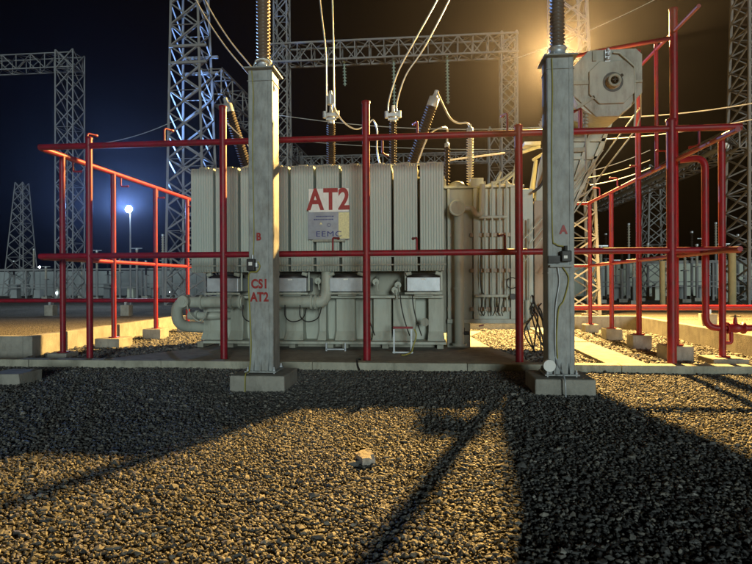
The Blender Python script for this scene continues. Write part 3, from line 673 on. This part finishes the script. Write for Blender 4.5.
# ================================================================== SURGE ARRESTER COLUMNS
def column(px, letter, extra, label):
    yc = 8.36; w = .37; d = .36; x = xat(px, 8.18, 300); top = 4.79; fb = .24
    e = empty('arrester_column', (x, yc, 0), label, 'column', 'galvanised columns carrying surge arresters')
    m = MB(); m.box((x-.41, yc-.41, -.03), (x+.41, yc+.41, fb)); m.build('foundation', M['concrete'], e, bevel=.02)
    m = MB(); m.box((x-.24, yc-.24, fb+.02), (x+.24, yc+.24, fb+.04)); bp = m.build('base_plate', M['galvcol'], e)
    m = MB()
    for sx_ in (-.2, .2):
        for sy in (-.2, .2): m.tube((x+sx_, yc+sy, fb-.005), (x+sx_, yc+sy, fb+.10), .014, 6); m.tube((x+sx_, yc+sy, fb+.041), (x+sx_, yc+sy, fb+.066), .026, 6)
    pieces(m, 'anchor_bolt', M['galv'], e)
    m = MB()
    # folded box shaft with a shallow central channel on each face
    c = .018; q = [(-w/2, -d/2), (w/2, -d/2), (w/2, d/2), (-w/2, d/2)]
    prof = [(-w/2+.01, -d/2), (-w/2+.06, -d/2), (-w/2+.07, -d/2+.006), (w/2-.07, -d/2+.006), (w/2-.06, -d/2), (w/2-.01, -d/2), (w/2, -d/2+.01), (w/2, d/2-.01), (w/2-.01, d/2), (-w/2+.01, d/2), (-w/2, d/2-.01), (-w/2, -d/2+.01)]
    m.slab([(x+a_, yc+b_) for a_, b_ in prof], fb+.04, top); sh = m.build('shaft', M['galvcol'], e)
    m = MB()
    for sx_ in (-.11, .0, .11):
        m.add([(x+sx_-.006, yc-d/2, fb+.04), (x+sx_+.006, yc-d/2, fb+.04), (x+sx_+.006, yc-d/2-.06, fb+.04), (x+sx_-.006, yc-d/2-.06, fb+.04), (x+sx_-.006, yc-d/2, fb+.2), (x+sx_+.006, yc-d/2, fb+.2)], [(0, 1, 2, 3), (0, 3, 4), (1, 5, 2), (3, 2, 5, 4), (0, 4, 5, 1)])
    m.build('gusset', M['galvcol'], e)
    m = MB(); m.box((x-.235, yc-.26, top), (x+.235, yc+.26, top+.022)); m.box((x-w/2-.012, yc-d/2-.012, top-.17), (x+w/2+.012, yc+d/2+.012, top-.16))
    m.build('cap_plate', M['galvcol'], e, bevel=.003)
    m = MB(); m.lathe((x, yc, top+.022), (x, yc, top+1), [(0, .17), (.03, .17), (.035, .12), (.14, .11), (.15, .13), (.17, .13)], 22)
    for k in range(6): an = k*math.pi/3; m.tube((x+.15*math.cos(an), yc+.15*math.sin(an), top+.02), (x+.15*math.cos(an), yc+.15*math.sin(an), top+.09), .012, 6)
    ar = m.build('surge_arrester', M['galv'], e)
    m = MB(); insul(m, (x, yc, top+.19), (x, yc, top+2.4), .108, 42, .72); m.build('insulator', M['arr'], ar)
    m = MB(); z = zat(px, 272.5, 8.18); m.box((x-w/2-.006, yc-d/2-.006, z-.012), (x+w/2+.006, yc+d/2+.006, z)); m.build('band', M['galvcol'], e)
    yf = yc-d/2-.003
    for s_, px_, py_, sz, ox, sx_ in extra:
        text(s_, sz, (xat(px_, yf, py_), yf, zat(px_, py_, yf)), M['letter'], e, offset=.042, sx=sx_*.93, sp=1.08)
    return e, x, yc, top, w, d
cB, xB, yc, top, w, d = column(261, 'B', [('B', 258.6, 237, .155, 0, .9), ('CS1', 259.5, 284.2, .185, 0, .86), ('AT2', 259.5, 297.4, .185, 0, .86)], 'grey steel column marked B, CS1 and AT2, carrying a ribbed brown arrester')
cA, xA, yc, top, w, d = column(561.3, 'A', [('A', 563.5, 230, .17, 0, .95)], 'grey steel column marked A beside the conservator, carrying a ribbed brown arrester')
# monitor boxes, cables, earth leads
yf = yc-d/2
zc = zat(252, 265, yf)
m = MB(); m.box((xB-.19, yf-.10, zc-.09), (xB-.07, yf-.004, zc+.09)); o = m.build('surge_counter', M['black'], cB, bevel=.012)
m = MB(); m.box((xB-.155, yf-.106, zc-.01), (xB-.10, yf-.101, zc+.04)); m.build('dial', M['white'], o)
m = MB(); m.tube((xB-.05, yf-.05, zc-.03), (xB-.05, yf-.05, zc+.03), .03, 10); m.tube((xB-.11, yf-.05, zc+.09), (xB-.11, yf-.05, zc+.15), .02, 8); m.build('cable_gland', M['galv'], o)
m = MB(); m.poly(curve3([(xB-.03, yf-.06, zc+.05), (xB+.0, yf-.05, zc-.02), (xB-.05, yf-.05, zc-.10), (xB-.165, yf-.02, zc-.12), (xB-.185, yf-.015, zc-.3), (xB-.165, yf-.015, 1.1), (xB-.15, yf-.02, .65), (xB-.17, yf-.04, .3), (xB-.16, yf-.25, .26), (xB-.16, yf-.28, .0)]), .010, 7); m.build('earth_cable', M['cable'], cB)
m = MB(); m.poly(curve3([(xB-.12, yf-.02, top-.02), (xB-.10, yf-.015, top-.4), (xB-.115, yf-.012, 3.6), (xB-.10, yf-.012, 2.4), (xB-.11, yf-.02, zc+.14)]), .008, 6); m.build('down_lead', M['cable'], cB)
m = MB(); m.poly(curve3([(xB-.1, yf-.02, top+.02), (xB-.05, yf-.0, top+.14), (xB+.05, yf+.02, top+.16), (xB+.14, yf+.05, top+.1), (xB+.2, yf+.1, top-.3)]), .011, 6); m.build('jumper_lead', M['alu'], cB)
zc = zat(563, 258, yf)
m = MB(); m.box((xA-.02, yf-.12, zc-.055), (xA+.12, yf-.005, zc+.10)); o = m.build('surge_counter', M['black'], cA, bevel=.012)
m = MB(); m.box((xA-.19, yf-.07, zc-.07), (xA-.021, yf-.004, zc+.03)); m.tube((xA+.05, yf-.06, zc+.1), (xA+.05, yf-.06, zc+.17), .025, 8); m.build('counter_bracket', M['black'], o)
m = MB(); m.box((xA+.01, yf-.125, zc-.01), (xA+.06, yf-.121, zc+.03)); m.build('dial', M['white'], o)
m = MB(); m.box((xA-.17, yf-.09, zc-.13), (xA+.15, yf-.004, zc-.10)); m.build('shelf', M['galvcol'], cA)
m = MB()
m.poly(curve3([(xA+.02, yf-.02, zc-.13), (xA+.10, yf-.015, zc-.3), (xA+.03, yf-.015, zc-.6), (xA-.04, yf-.015, 1.2), (xA-.07, yf-.015, .8), (xA-.06, yf-.02, .5)]), .009, 6)
m.poly(curve3([(xA-.12, yf-.02, top-.02), (xA-.11, yf-.015, top-.5), (xA-.125, yf-.012, 3.6), (xA-.12, yf-.012, 2.3), (xA-.08, yf-.03, zc+.2), (xA+.04, yf-.05, zc+.16)]), .008, 6)
m.build('down_lead', M['cable'], cA)
m = MB(); m.poly(curve3([(xA-.05, yf-.02, zc-.13), (xA-.03, yf-.015, zc-.35), (xA-.08, yf-.015, zc-.7), (xA-.09, yf-.015, .7), (xA-.07, yf-.02, .45), (xA-.03, yf-.3, .27), (xA-.02, yf-.33, .0)]), .011, 6); m.build('earth_cable', M['galv'], cA)
m = MB(); px_ = P(548.5, 365, yf-.02); m.tube((px_.x, yf-.02, px_.z), (px_.x, yf-.10, px_.z), .085, 18); tag(m.build('cable_reel', M['white'], origin=(px_.x, yf-.05, px_.z-.08)), 'small white round cover leaning at the foot of the column marked A', 'cover')
m = MB(); m.box((px_.x-.09, yf-.03, px_.z-.09), (px_.x+.12, yf+.0, .242)); 

# ================================================================== CONDUCTORS
def wire(name, label, pts, r, m_='alu', group='overhead conductors', sub=8):
    mm = MB(); mm.poly(pts, r, sub); o = mm.build(name, M[m_], origin=pts[0]); return tag(o, label, 'wire', group)
def wj(name, label, paths, r, m_='alu'):
    e = empty(name, paths[0][0], label, 'conductor', 'twin conductors dropping to the bushings')
    for p_ in paths: MB().poly(p_, r, 8).build('conductor_strand', M[m_], e)
wj('twin_conductor', 'pair of pale conductors dropping straight to the bushing left of the middle red post',
   [curve3([P(316, -60, 13.5), P(320, 0, 13.5), P(325.5, 50, 13.5), P(326.5, 95, 13.5), P(326.5, 114, 13.5)]), curve3([P(331, -60, 13.5), P(332.3, 0, 13.5), P(333.5, 50, 13.5), P(334, 95, 13.5), P(334.5, 114, 13.5)])], .018)
wj('twin_conductor', 'pair of pale conductors sweeping down from upper right to the middle bushing',
   [curve3([P(462, -50, 13.5), P(437, 0, 13.5), P(415, 40, 13.5), P(398, 72, 13.5), P(389, 100, 13.5), P(388, 114, 13.5)]), curve3([P(472, -50, 13.5), P(449, 0, 13.5), P(424, 48, 13.5), P(406, 75, 13.5), P(397, 102, 13.5), P(397, 114, 13.5)])], .018)
wj('twin_conductor', 'pair of conductors sloping down from the left tower behind the column marked B',
   [curve3([P(170, -60, 14), P(196, 0, 14), P(222, 42, 14), P(250, 76, 14), P(272, 105, 14), P(274, 124, 14)]), curve3([P(178, -60, 14), P(205, 0, 14), P(228, 38, 14), P(252, 68, 14), P(274, 100, 14), P(275, 124, 14)])], .016)
wire('jumper_wire', 'pale jumper looping from the straight bushing down behind the middle red post', curve3([P(333, 104, 13.4), P(338, 115, 13.4), P(347, 125, 13.4), P(357, 129, 13.4), P(368, 124, 13.4), P(373, 120, 13.4), P(377, 130, 13.4), P(377, 150, 13.4), P(380, 165, 13.4)]), .018, group='jumpers on the transformer roof')
wire('jumper_wire', 'pale jumper running from the slanted bushing cap down to the grey ribbed bushing', curve3([t3, P(444, 107, 13.6), P(450, 118, 13.4), P(458, 123, 13.4), P(467, 123, 13.4), P(470, 128, 13.4)]), .022, group='jumpers on the transformer roof')
wire('jumper_wire', 'pale jumper arching over the small dark bushing beside the slanted one', curve3([P(417, 165, 13.2), P(423, 148, 13.1), P(430, 134, 13.0), P(440, 128, 12.9), P(447, 129, 13.4), P(447, 143, 13.4)]), .020, group='jumpers on the transformer roof')
wire('jumper_wire', 'thin lead hanging along the slanted dark bushing on the left', curve3([t4, P(224, 118, 13.8), P(232, 128, 13.8), P(244, 140, 13.8), P(252, 152, 13.8)]), .014, group='jumpers on the transformer roof')
for k, (a, b_, Y, s, lab) in enumerate((
    ((272, 114), (560, 126), 40, .6, 'thin level wire far behind, just above the slanted bushing'),
    ((290, 140), (560, 148), 48, .4, 'thin level wire far behind, lower of the two crossing behind the bushings'),
    ((590, 118), (760, 102), 22, .15, 'lit wire rising to the right behind the tall red posts, upper one'),
    ((590, 140), (760, 118), 24, .15, 'faint lit wire rising to the right below the upper lit wire'),
    ((585, 178), (650, 160), 26, .1, 'short lit wire rising right just above the right red rail'),
    ((585, 172), (650, 150), 27, .1, 'short lit wire above its twin beside the conservator support'),
    ((590, 185), (650, 168), 25, .1, 'lowest short lit wire behind the sloping red rail'),
    ((80, 145), (180, 118), 45, .5, 'dim wire rising from the left red corner to the tall left tower'),
    ((505, 62), (760, -60), 60, 1.0, 'dim wire leaving the middle gantry to the upper right'))):
    wire('overhead_wire', lab, sag(P(*a, Y), P(*b_, Y), s), .02 if Y < 30 else .03, 'alu', 'thin wires far behind the transformer', 6)
wire('bus_tube', 'lit bare wire running level to the right behind the grey ribbed bushing', [P(450, 160, 20), P(505, 153, 20)], .03, group='thin wires far behind the transformer')

# ================================================================== LATTICE TOWERS AND GANTRIES
def lattice_col(b, t, w0, w1, nseg, lw, bw, parent, asym=False):
    b, t = Vector(b), Vector(t)
    def cor(f):
        c = b.lerp(t, f); w = (w0+(w1-w0)*f)/2; return [c+Vector((sx*w, sy*w, 0)) for sx, sy in ((-1, -1), (1, -1), (1, 1), (-1, 1))]
    L = [cor(0), cor(1)]
    m = MB()
    for k in range(4): m.angle(L[0][k], L[1][k], lw)
    if parent is not None: m.build('leg', M['lattice'], parent)
    m2 = MB(); fs = [0]
    for i in range(nseg): fs.append(fs[-1]+1.0*(1-(1-w1/w0)*i/nseg*.5))
    fs = [f/fs[-1] for f in fs]
    for i in range(nseg):
        A_, B_ = cor(fs[i]), cor(fs[i+1])
        for k in range(4):
            k2 = (k+1) % 4
            m2.angle(A_[k], B_[k2], bw); m2.angle(A_[k2], B_[k], bw)
            if i % 3 == 0: m2.bar(A_[k], A_[k2], bw, bw*.4)
    m2.build('bracing', M['lattice'], parent)
def lattice_beam(a, b, h, w, nseg, lw, bw, parent, side):
    a, b = Vector(a), Vector(b); side = Vector(side).normalized()*w/2; up = Vector((0, 0, h/2))
    c = lambda f: [a.lerp(b, f)+s1*side+s2*up for s1, s2 in ((-1, -1), (1, -1), (1, 1), (-1, 1))]
    m = MB(); A_, B_ = c(0), c(1)
    for k in range(4): m.angle(A_[k], B_[k], lw)
    for i in range(nseg):
        P0, P1 = c(i/nseg), c((i+1)/nseg)
        for k in range(4):
            k2 = (k+1) % 4
            if i % 2: m.angle(P0[k], P1[k2], bw)
            else: m.angle(P0[k2], P1[k], bw)
            m.bar(P0[k], P0[k2], bw, bw*.5)
        m.bar(P0[0], P0[2], bw*.8)
    return m.build('beam', M['lattice'], parent)
def base_z(): return 0
def tower(px_b, px_t, Y, y_top, w0, w1, nseg, lw, bw, label, cat='lattice tower', extra=None, group='lattice towers and gantries of the switchyard'):
    b = P(px_b, 290, Y); b.z = 0; t_ = P(px_t, y_top, Y)
    e = empty('lattice_tower', b, label, cat, group)
    lattice_col(b, t_, w0, w1, nseg, lw, bw, e)
    if extra: extra(e, b, t_)
    return e, b, t_
# tall left tower with the beam that runs away from it
e, b, t_ = tower(194, 189, 40, -90, 3.0, 1.7, 18, .17, .10, 'tall lattice tower just left of the column marked B, with a beam running back')
z = zat(205, 76, 40); lattice_beam((b.x+.9, 41.2, z), (b.x+.9, 78, z), 1.9, 1.6, 15, .14, .09, e, (1, 0, 0))
lattice_col((b.x+.9, 79, 0), (b.x+.9, 79, z+.9), 2.2, 1.6, 12, .14, .09, e)
m = MB(); zz = zat(194, 52, 40)
for dz in (0, 1.2): 
    for s in (-1, 1): m.bar((b.x-1.3, 40+s*1.1, zz-dz), (b.x+1.5, 40+s*1.1, zz-dz), .18)
m.build('platform', M['lattice'], e)
# left gantry
e, b, t_ = tower(70, 70, 50, 53, 1.75, 1.75, 13, .13, .075, 'dim lattice gantry column with a level beam leaving the frame at the left', 'gantry')
lattice_beam((b.x+.9, 50, zat(60, 63, 50)), (b.x-22, 50, zat(60, 63, 50)), 1.35, 1.35, 16, .12, .07, e, (0, 1, 0))
# middle gantry: two columns and a beam
Yg = 45
bl = P(283, 290, Yg); bl.z = 0; br = P(509.5, 290, Yg); br.z = 0; zg = zat(395, 51.5, Yg)
e = empty('lattice_gantry', ((bl.x+br.x)/2, Yg, 0), 'wide lattice gantry whose level beam spans behind the bushings', 'gantry', 'lattice towers and gantries of the switchyard')
lattice_col(bl, (bl.x, Yg, zat(283, -100, Yg)), 1.25, 1.0, 26, .12, .07, e); lattice_col(br, (br.x, Yg, zg+1.0), 1.2, 1.2, 18, .12, .07, e)
lattice_beam((bl.x-.9, Yg, zg), (br.x+.7, Yg, zg), 1.45, 1.35, 17, .13, .075, e, (0, 1, 0))
for k, (px, py0, py1, lab) in enumerate(((344, 62, 86, 'short pale glass insulator string hanging from the gantry beam left of the middle'), (393.5, 60, 112, 'insulator string hanging behind the sweeping twin conductors'), (447, 58, 104, 'pale green insulator string hanging just left of the gantry right column'))):
    a = P(px, py0-4, Yg); b_ = P(px+1, py1, Yg); m = MB(); insul(m, a, b_, .17, 16 if py1 > 90 else 9, .35)
    tag(m.build('insulator_string', M['glassins'], origin=a), lab, 'insulator', 'insulator strings under the gantry beam')
# receding/far beams
e, b, t_ = tower(296, 296, 70, 156, 1.6, 1.6, 9, .13, .09, 'far low lattice gantry crossing behind the bushings just above the radiators', 'gantry')
z = zat(400, 160, 70); lattice_beam((b.x-3, 70, z), (xat(520, 70), 70, z), 1.15, 1.15, 24, .12, .09, e, (0, 1, 0))
tower(495, 495, 58, 128, 1.4, 1.2, 8, .12, .08, 'short lattice column partly hidden behind the gantry right column')
# small tower far left
tower(21, 22, 70, 183, 3.0, 1.1, 10, .13, .08, 'short tapered lattice tower standing far off at the left edge')
# right edge tower
e, b, t_ = tower(762, 757, 34, -80, 2.9, 1.6, 22, .14, .08, 'tall lattice tower cut by the right edge of the frame, with a beam running back')
z = zat(745, 140, 34)
lattice_beam((b.x-1.1, 33, z), (b.x-1.1, 62, z), 1.3, 1.2, 18, .12, .08, e, (1, 0, 0))
m = MB(); m.tube((b.x-1.9, 34, z-.3), (b.x-1.9, 62, z-.3), .17, 12); m.build('bus_tube', M['alu'], e)
tower(655, 655, 58, 166, 2.3, 1.5, 8, .14, .09, 'slim lattice tower far behind, between the tall red posts')
# lamp mast behind the column marked A
LD = 24.0
Lp = P(556, 58, LD)
mb_ = P(574, 290, 28); mb_.z = 0
mast = empty('lamp_mast', mb_, 'yellow lit lattice mast behind the column marked A, carrying the sodium floodlight', 'lamp mast')
lattice_col(mb_, P(566, -60, 28), 1.9, 1.35, 16, .12, .07, mast)
m = MB(); m.bar((Lp.x, LD+.25, Lp.z+.25), (P(566, 50, 28).x, 27.4, Lp.z+.25), .09); m.build('bracket_arm', M['lattice'], mast)
m = MB(); m.box((Lp.x-.22, LD+.06, Lp.z-.16), (Lp.x+.22, LD+.3, Lp.z+.2)); lh = m.build('lamp_housing', M['housing'], mast)
m = MB(); m.box((Lp.x-.19, LD+.03, Lp.z-.13), (Lp.x+.19, LD+.058, Lp.z+.13)); m.build('lamp_glass', M['lampo'], lh)
# cold white lamp on the left
Bp = P(128, 209, 39)
pole = empty('lamp_post', (Bp.x, 39, 0), 'lit cold white floodlight on a slim pole far behind the left red posts', 'lamp post')
m = MB(); m.tube((Bp.x, 39.3, 0), (Bp.x, 39.3, Bp.z), .07, 10, .05); m.build('pole', M['lattice'], pole)
m = MB(); m.tube((Bp.x, 39.3, Bp.z), (Bp.x, 39.12, Bp.z), .23, 18); m.build('lamp_housing', M['housing'], pole)
m = MB(); m.lathe((Bp.x, 39.12, Bp.z), (Bp.x, 39, Bp.z), [(0, .24), (.06, .22), (.1, .13)], 18); m.build('lamp_glass', M['lampw'], pole)

# far boundary walls and yard posts
def farwall(x0, x1, Y, h, m_, label):
    e = empty('boundary_wall', ((x0+x1)/2, Y, 0), label, 'wall', 'boundary walls at the back of the yard')
    m = MB(); m.box((x0, Y, -.05), (x1, Y+.25, h)); m.build('panel', M[m_], e)
    m = MB(); x = x0
    while x < x1: m.box((x-.14, Y-.12, -.05), (x+.14, Y-.005, h+.12)); x += 3.6
    m.build('pier', M['farwallb'], e)
    m = MB(); m.box((x0, Y-.06, h+.005), (x1, Y+.3, h+.12)); m.build('coping', M['farwallb'], e)
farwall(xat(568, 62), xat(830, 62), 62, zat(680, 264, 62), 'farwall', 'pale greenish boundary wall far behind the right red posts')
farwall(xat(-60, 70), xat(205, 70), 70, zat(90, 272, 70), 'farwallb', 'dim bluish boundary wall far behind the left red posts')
ORD = ['first', 'second', 'third', 'fourth', 'fifth', 'sixth', 'seventh', 'eighth', 'ninth', 'tenth', 'eleventh', 'twelfth', 'thirteenth', 'fourteenth', 'fifteenth', 'sixteenth', 'seventeenth', 'eighteenth', 'nineteenth', 'twentieth']
def equip(px, ytop, Y, kind, label, group):
    b = P(px, 290, Y); zt = zat(px, ytop, Y); e = empty('equipment_post', (b.x, Y, 0), label, 'equipment post', group)
    m = MB(); m.box((b.x-.3, Y-.3, -.02), (b.x+.3, Y+.3, .25)); m.build('footing', M['concrete'], e)
    zi = max(1.6, zt*.62) if zt > 2.5 else zt*.7
    m = MB(); m.tube((b.x, Y, .25), (b.x, Y, zi), .11, 10); m.box((b.x-.22, Y-.22, zi), (b.x+.22, Y+.22, zi+.08)); m.build('steel_post', M['lattice'], e)
    m = MB(); insul(m, (b.x, Y, zi+.08), (b.x, Y, zt), .14, 10, .55); m.build('insulator', M['porcg' if kind else 'porc'], e)
    m = MB(); m.tube((b.x, Y, zt), (b.x, Y, zt+.15), .13, 10)
    if kind == 2: m.bar((b.x-.5, Y, zt+.15), (b.x+.5, Y, zt+.15), .08)
    m.build('terminal_cap', M['galv'], e)
Lq = [(14, 262, 60), (34, 250, 62), (46, 268, 55), (56, 258, 64), (82, 262, 58), (97, 252, 52), (108, 262, 60), (120, 256, 50), (137, 250, 48), (146, 262, 56), (163, 236, 46), (171, 254, 52), (182, 232, 48)]
for i, (px, yt, Y) in enumerate(Lq): equip(px, yt, Y, i % 3, 'dim insulator post in the left background, %s from the left edge' % ORD[i], 'equipment posts in the left background')
Rq = [(597, 226, 48), (606, 235, 52), (616, 262, 50), (629, 225, 54), (640, 250, 46), (648, 245, 50), (692, 233, 52), (697, 246, 46), (712, 262, 50), (716, 224, 56), (745, 262, 50), (601, 248, 42), (611, 240, 57), (622, 250, 44), (634, 262, 40), (685, 252, 43), (703, 240, 58), (725, 246, 44), (738, 236, 52)]
Rq.sort()
for i, (px, yt, Y) in enumerate(Rq): equip(px, yt, Y, (i+1) % 3, 'insulator post in the right background, %s counted from the column marked A' % ORD[i], 'equipment posts in the right background')
for i, (px, yt, Y, r_, lab) in enumerate(((662.5, 262, 33, .15, 'ochre concrete post beside the tall red post, in front of the pale wall'), (732, 251, 33, .20, 'thicker ochre concrete post at the far right, in front of the pale wall'))):
    b = P(px, 290, Y); zt = zat(px, yt, Y); m = MB(); m.tube((b.x, Y, -.02), (b.x, Y, zt), r_, 18); m.tube((b.x, Y, zt), (b.x, Y, zt+.06), r_*1.25, 18)
    tag(m.build('concrete_post', M['ochre'], origin=(b.x, Y, 0)), lab, 'post', 'ochre posts in the lit yard')
for k, (x0, x1, Y, lab) in enumerate(((xat(585, 47), xat(800, 47), 47, 'low steel bus frame with level rails before the pale right wall'), (xat(-30, 57), xat(196, 57), 57, 'low steel bus frame with level rails before the dim left wall'))):
    e = empty('equipment_rack', ((x0+x1)/2, Y, 0), lab, 'steel frame', 'low bus frames in the background'); x = x0; m = MB()
    while x < x1: m.bar((x, Y, 0), (x, Y, 3.1), .16); x += 3.3
    pieces(m, 'upright', M['lattice'], e); m = MB()
    for z, w_ in ((3.1, .2), (1.15, .1), (1.5, .07)): m.bar((x0, Y-.12, z), (x1, Y-.12, z), w_)
    pieces(m, 'rail', M['lattice'], e)
    for q in range(9):
        x = x0+(q+.6)*(x1-x0)/9.5; m = MB(); m.box((x-.35, Y+1, 0), (x+.35, Y+1.7, rnd.uniform(.9, 1.6))); m.box((x-.4, Y+.95, -.01), (x+.4, Y+1.75, .12))
        tag(m.build('control_kiosk', M['farwallb'] if q % 3 else M['farwall'], origin=(x, Y+1.3, 0), bevel=.03), 'small grey cabinet on the %s background yard floor, %s from the left' % ('right' if k == 0 else 'left', ORD[q]), 'cabinet', 'small cabinets in the background')
p = G(352, 366, .15)
m = MB(); m.poly(curve3([(p.x+.02, 10.6, .13), (p.x, 10.3, .175), (p.x+.03, 10.05, .172), (p.x+.05, 9.97, .1), (p.x+.09, 9.9, .035)]), .018, 8)
tag(m.build('cable_end', M['black'], origin=(p.x, 10.1, .15)), 'short black cable end lying over the kerb near the middle red post', 'cable')
# small far lamps
for px, py, Y, lab in ((39.5, 267, 75, 'tiny lit lamp beyond the small far left tower'), (56, 293, 58, 'tiny lit lamp low on the ground at the left, nearest the second red post'), (171, 292, 60, 'tiny lit lamp low behind the left end of the radiators')):
    c = P(px, py, Y); c.z = max(c.z, .4); m = MB(); m.lathe((c.x, Y-.1, c.z), (c.x, Y+.2, c.z), [(0, .05), (.03, .13), (.14, .14), (.2, .05)], 12); m.tube((c.x, Y+.1, 0), (c.x, Y+.1, c.z-.1), .04, 8)
    e = empty('far_lamp', (c.x, Y, 0), lab, 'lamp', 'tiny far lamps')
    a = MB(); a.lathe((c.x, Y-.1, c.z), (c.x, Y+.2, c.z), [(0, .05), (.03, .13), (.14, .14), (.2, .05)], 12); a.build('bulb', M['lampfar'], e)
    a = MB(); a.tube((c.x, Y+.14, 0), (c.x, Y+.14, c.z), .04, 8); a.build('pole', M['lattice'], e)

# ================================================================== HAZE, SKY, LIGHTS, CAMERA
HZ = MB(); HZ.box((-75, -9, -1.1), (75, 100, 46)); hz = HZ.build('haze', None) if False else None
me = bpy.data.meshes.new('haze'); hb = MB(); hb.box((-75, -9, -1.1), (75, 100, 46)); me.from_pydata(hb.v, [], hb.f)
hz = bpy.data.objects.new('haze', me); col.objects.link(hz)
hm = bpy.data.materials.new('night_haze'); hm.use_nodes = True; nt = hm.node_tree; nt.nodes.clear()
on = nt.nodes.new('ShaderNodeOutputMaterial'); pv = nt.nodes.new('ShaderNodeVolumePrincipled')
pv.inputs['Color'].default_value = (.80, .80, 1.0, 1); pv.inputs['Density'].default_value = .00018; pv.inputs['Anisotropy'].default_value = .86
nt.links.new(pv.outputs[0], on.inputs['Volume']); me.materials.append(hm)
tag(hz, 'thin night haze glowing around the lamps', 'haze', kind='stuff')

def lamp(name, kind, loc, energy, color, size=.2, target=None, **kw):
    ld = bpy.data.lights.new(name, kind); ld.energy = energy; ld.color = color
    if kind == 'SUN': ld.angle = size
    else: ld.shadow_soft_size = size
    for k, v_ in kw.items(): setattr(ld, k, v_)
    o = bpy.data.objects.new(name, ld); col.objects.link(o); o.location = loc
    if target is not None: o.rotation_euler = (Vector(target)-Vector(loc)).to_track_quat('-Z', 'Y').to_euler()
    return o
lamp('sodium_light', 'SPOT', (Lp.x, LD-.02, Lp.z), 112000, (1.0, .585, .17), .16, (8, 0, -6), spot_size=R(172), spot_blend=.45)
lamp('cold_light', 'SPOT', (Bp.x, 38.9, Bp.z), 34000, (.24, .46, 1.0), .2, (Bp.x+6, 19, 32), spot_size=R(130), spot_blend=.25)
az, el = R(14), R(6.5)
dirv = Vector((-math.sin(az)*math.cos(el), math.cos(az)*math.cos(el), -math.sin(el)))
lamp('yard_light', 'SUN', (0, -20, 10), 1.2, (.87, 1.0, .95), R(11.0), Vector((0, -20, 10))+dirv)

w = bpy.data.worlds.new('World'); scene.world = w; w.use_nodes = True; nt = w.node_tree
bg = nt.nodes['Background']; sk = nt.nodes.new('ShaderNodeTexSky'); sk.sky_type = 'NISHITA'; sk.sun_disc = False
sk.sun_elevation = R(-7); sk.sun_rotation = R(180); nt.links.new(sk.outputs[0], bg.inputs['Color']); bg.inputs['Strength'].default_value = .06

cam = bpy.data.cameras.new('camera'); co = bpy.data.objects.new('camera', cam); col.objects.link(co)
cam.sensor_width = 36; cam.lens = 36*FPX/752; cam.clip_end = 2000; cam.clip_start = .05
co.matrix_world = Matrix.Translation((0, 0, EYE)) @ Matrix.Rotation(YAW, 4, 'Z') @ Matrix.Rotation(R(90), 4, 'X') @ Matrix.Rotation(-ROLL, 4, 'Z')
scene.camera = co
scene.view_settings.view_transform = 'Standard'; scene.view_settings.look = 'None'; scene.view_settings.gamma = 1; scene.view_settings.exposure = 0
c = scene.cycles
c.use_denoising = True
try: c.denoiser = 'OPENIMAGEDENOISE'
except Exception: pass
c.max_bounces = 5; c.diffuse_bounces = 2; c.glossy_bounces = 2; c.volume_bounces = 0; c.transmission_bounces = 2
c.sample_clamp_indirect = 3; c.use_light_tree = True
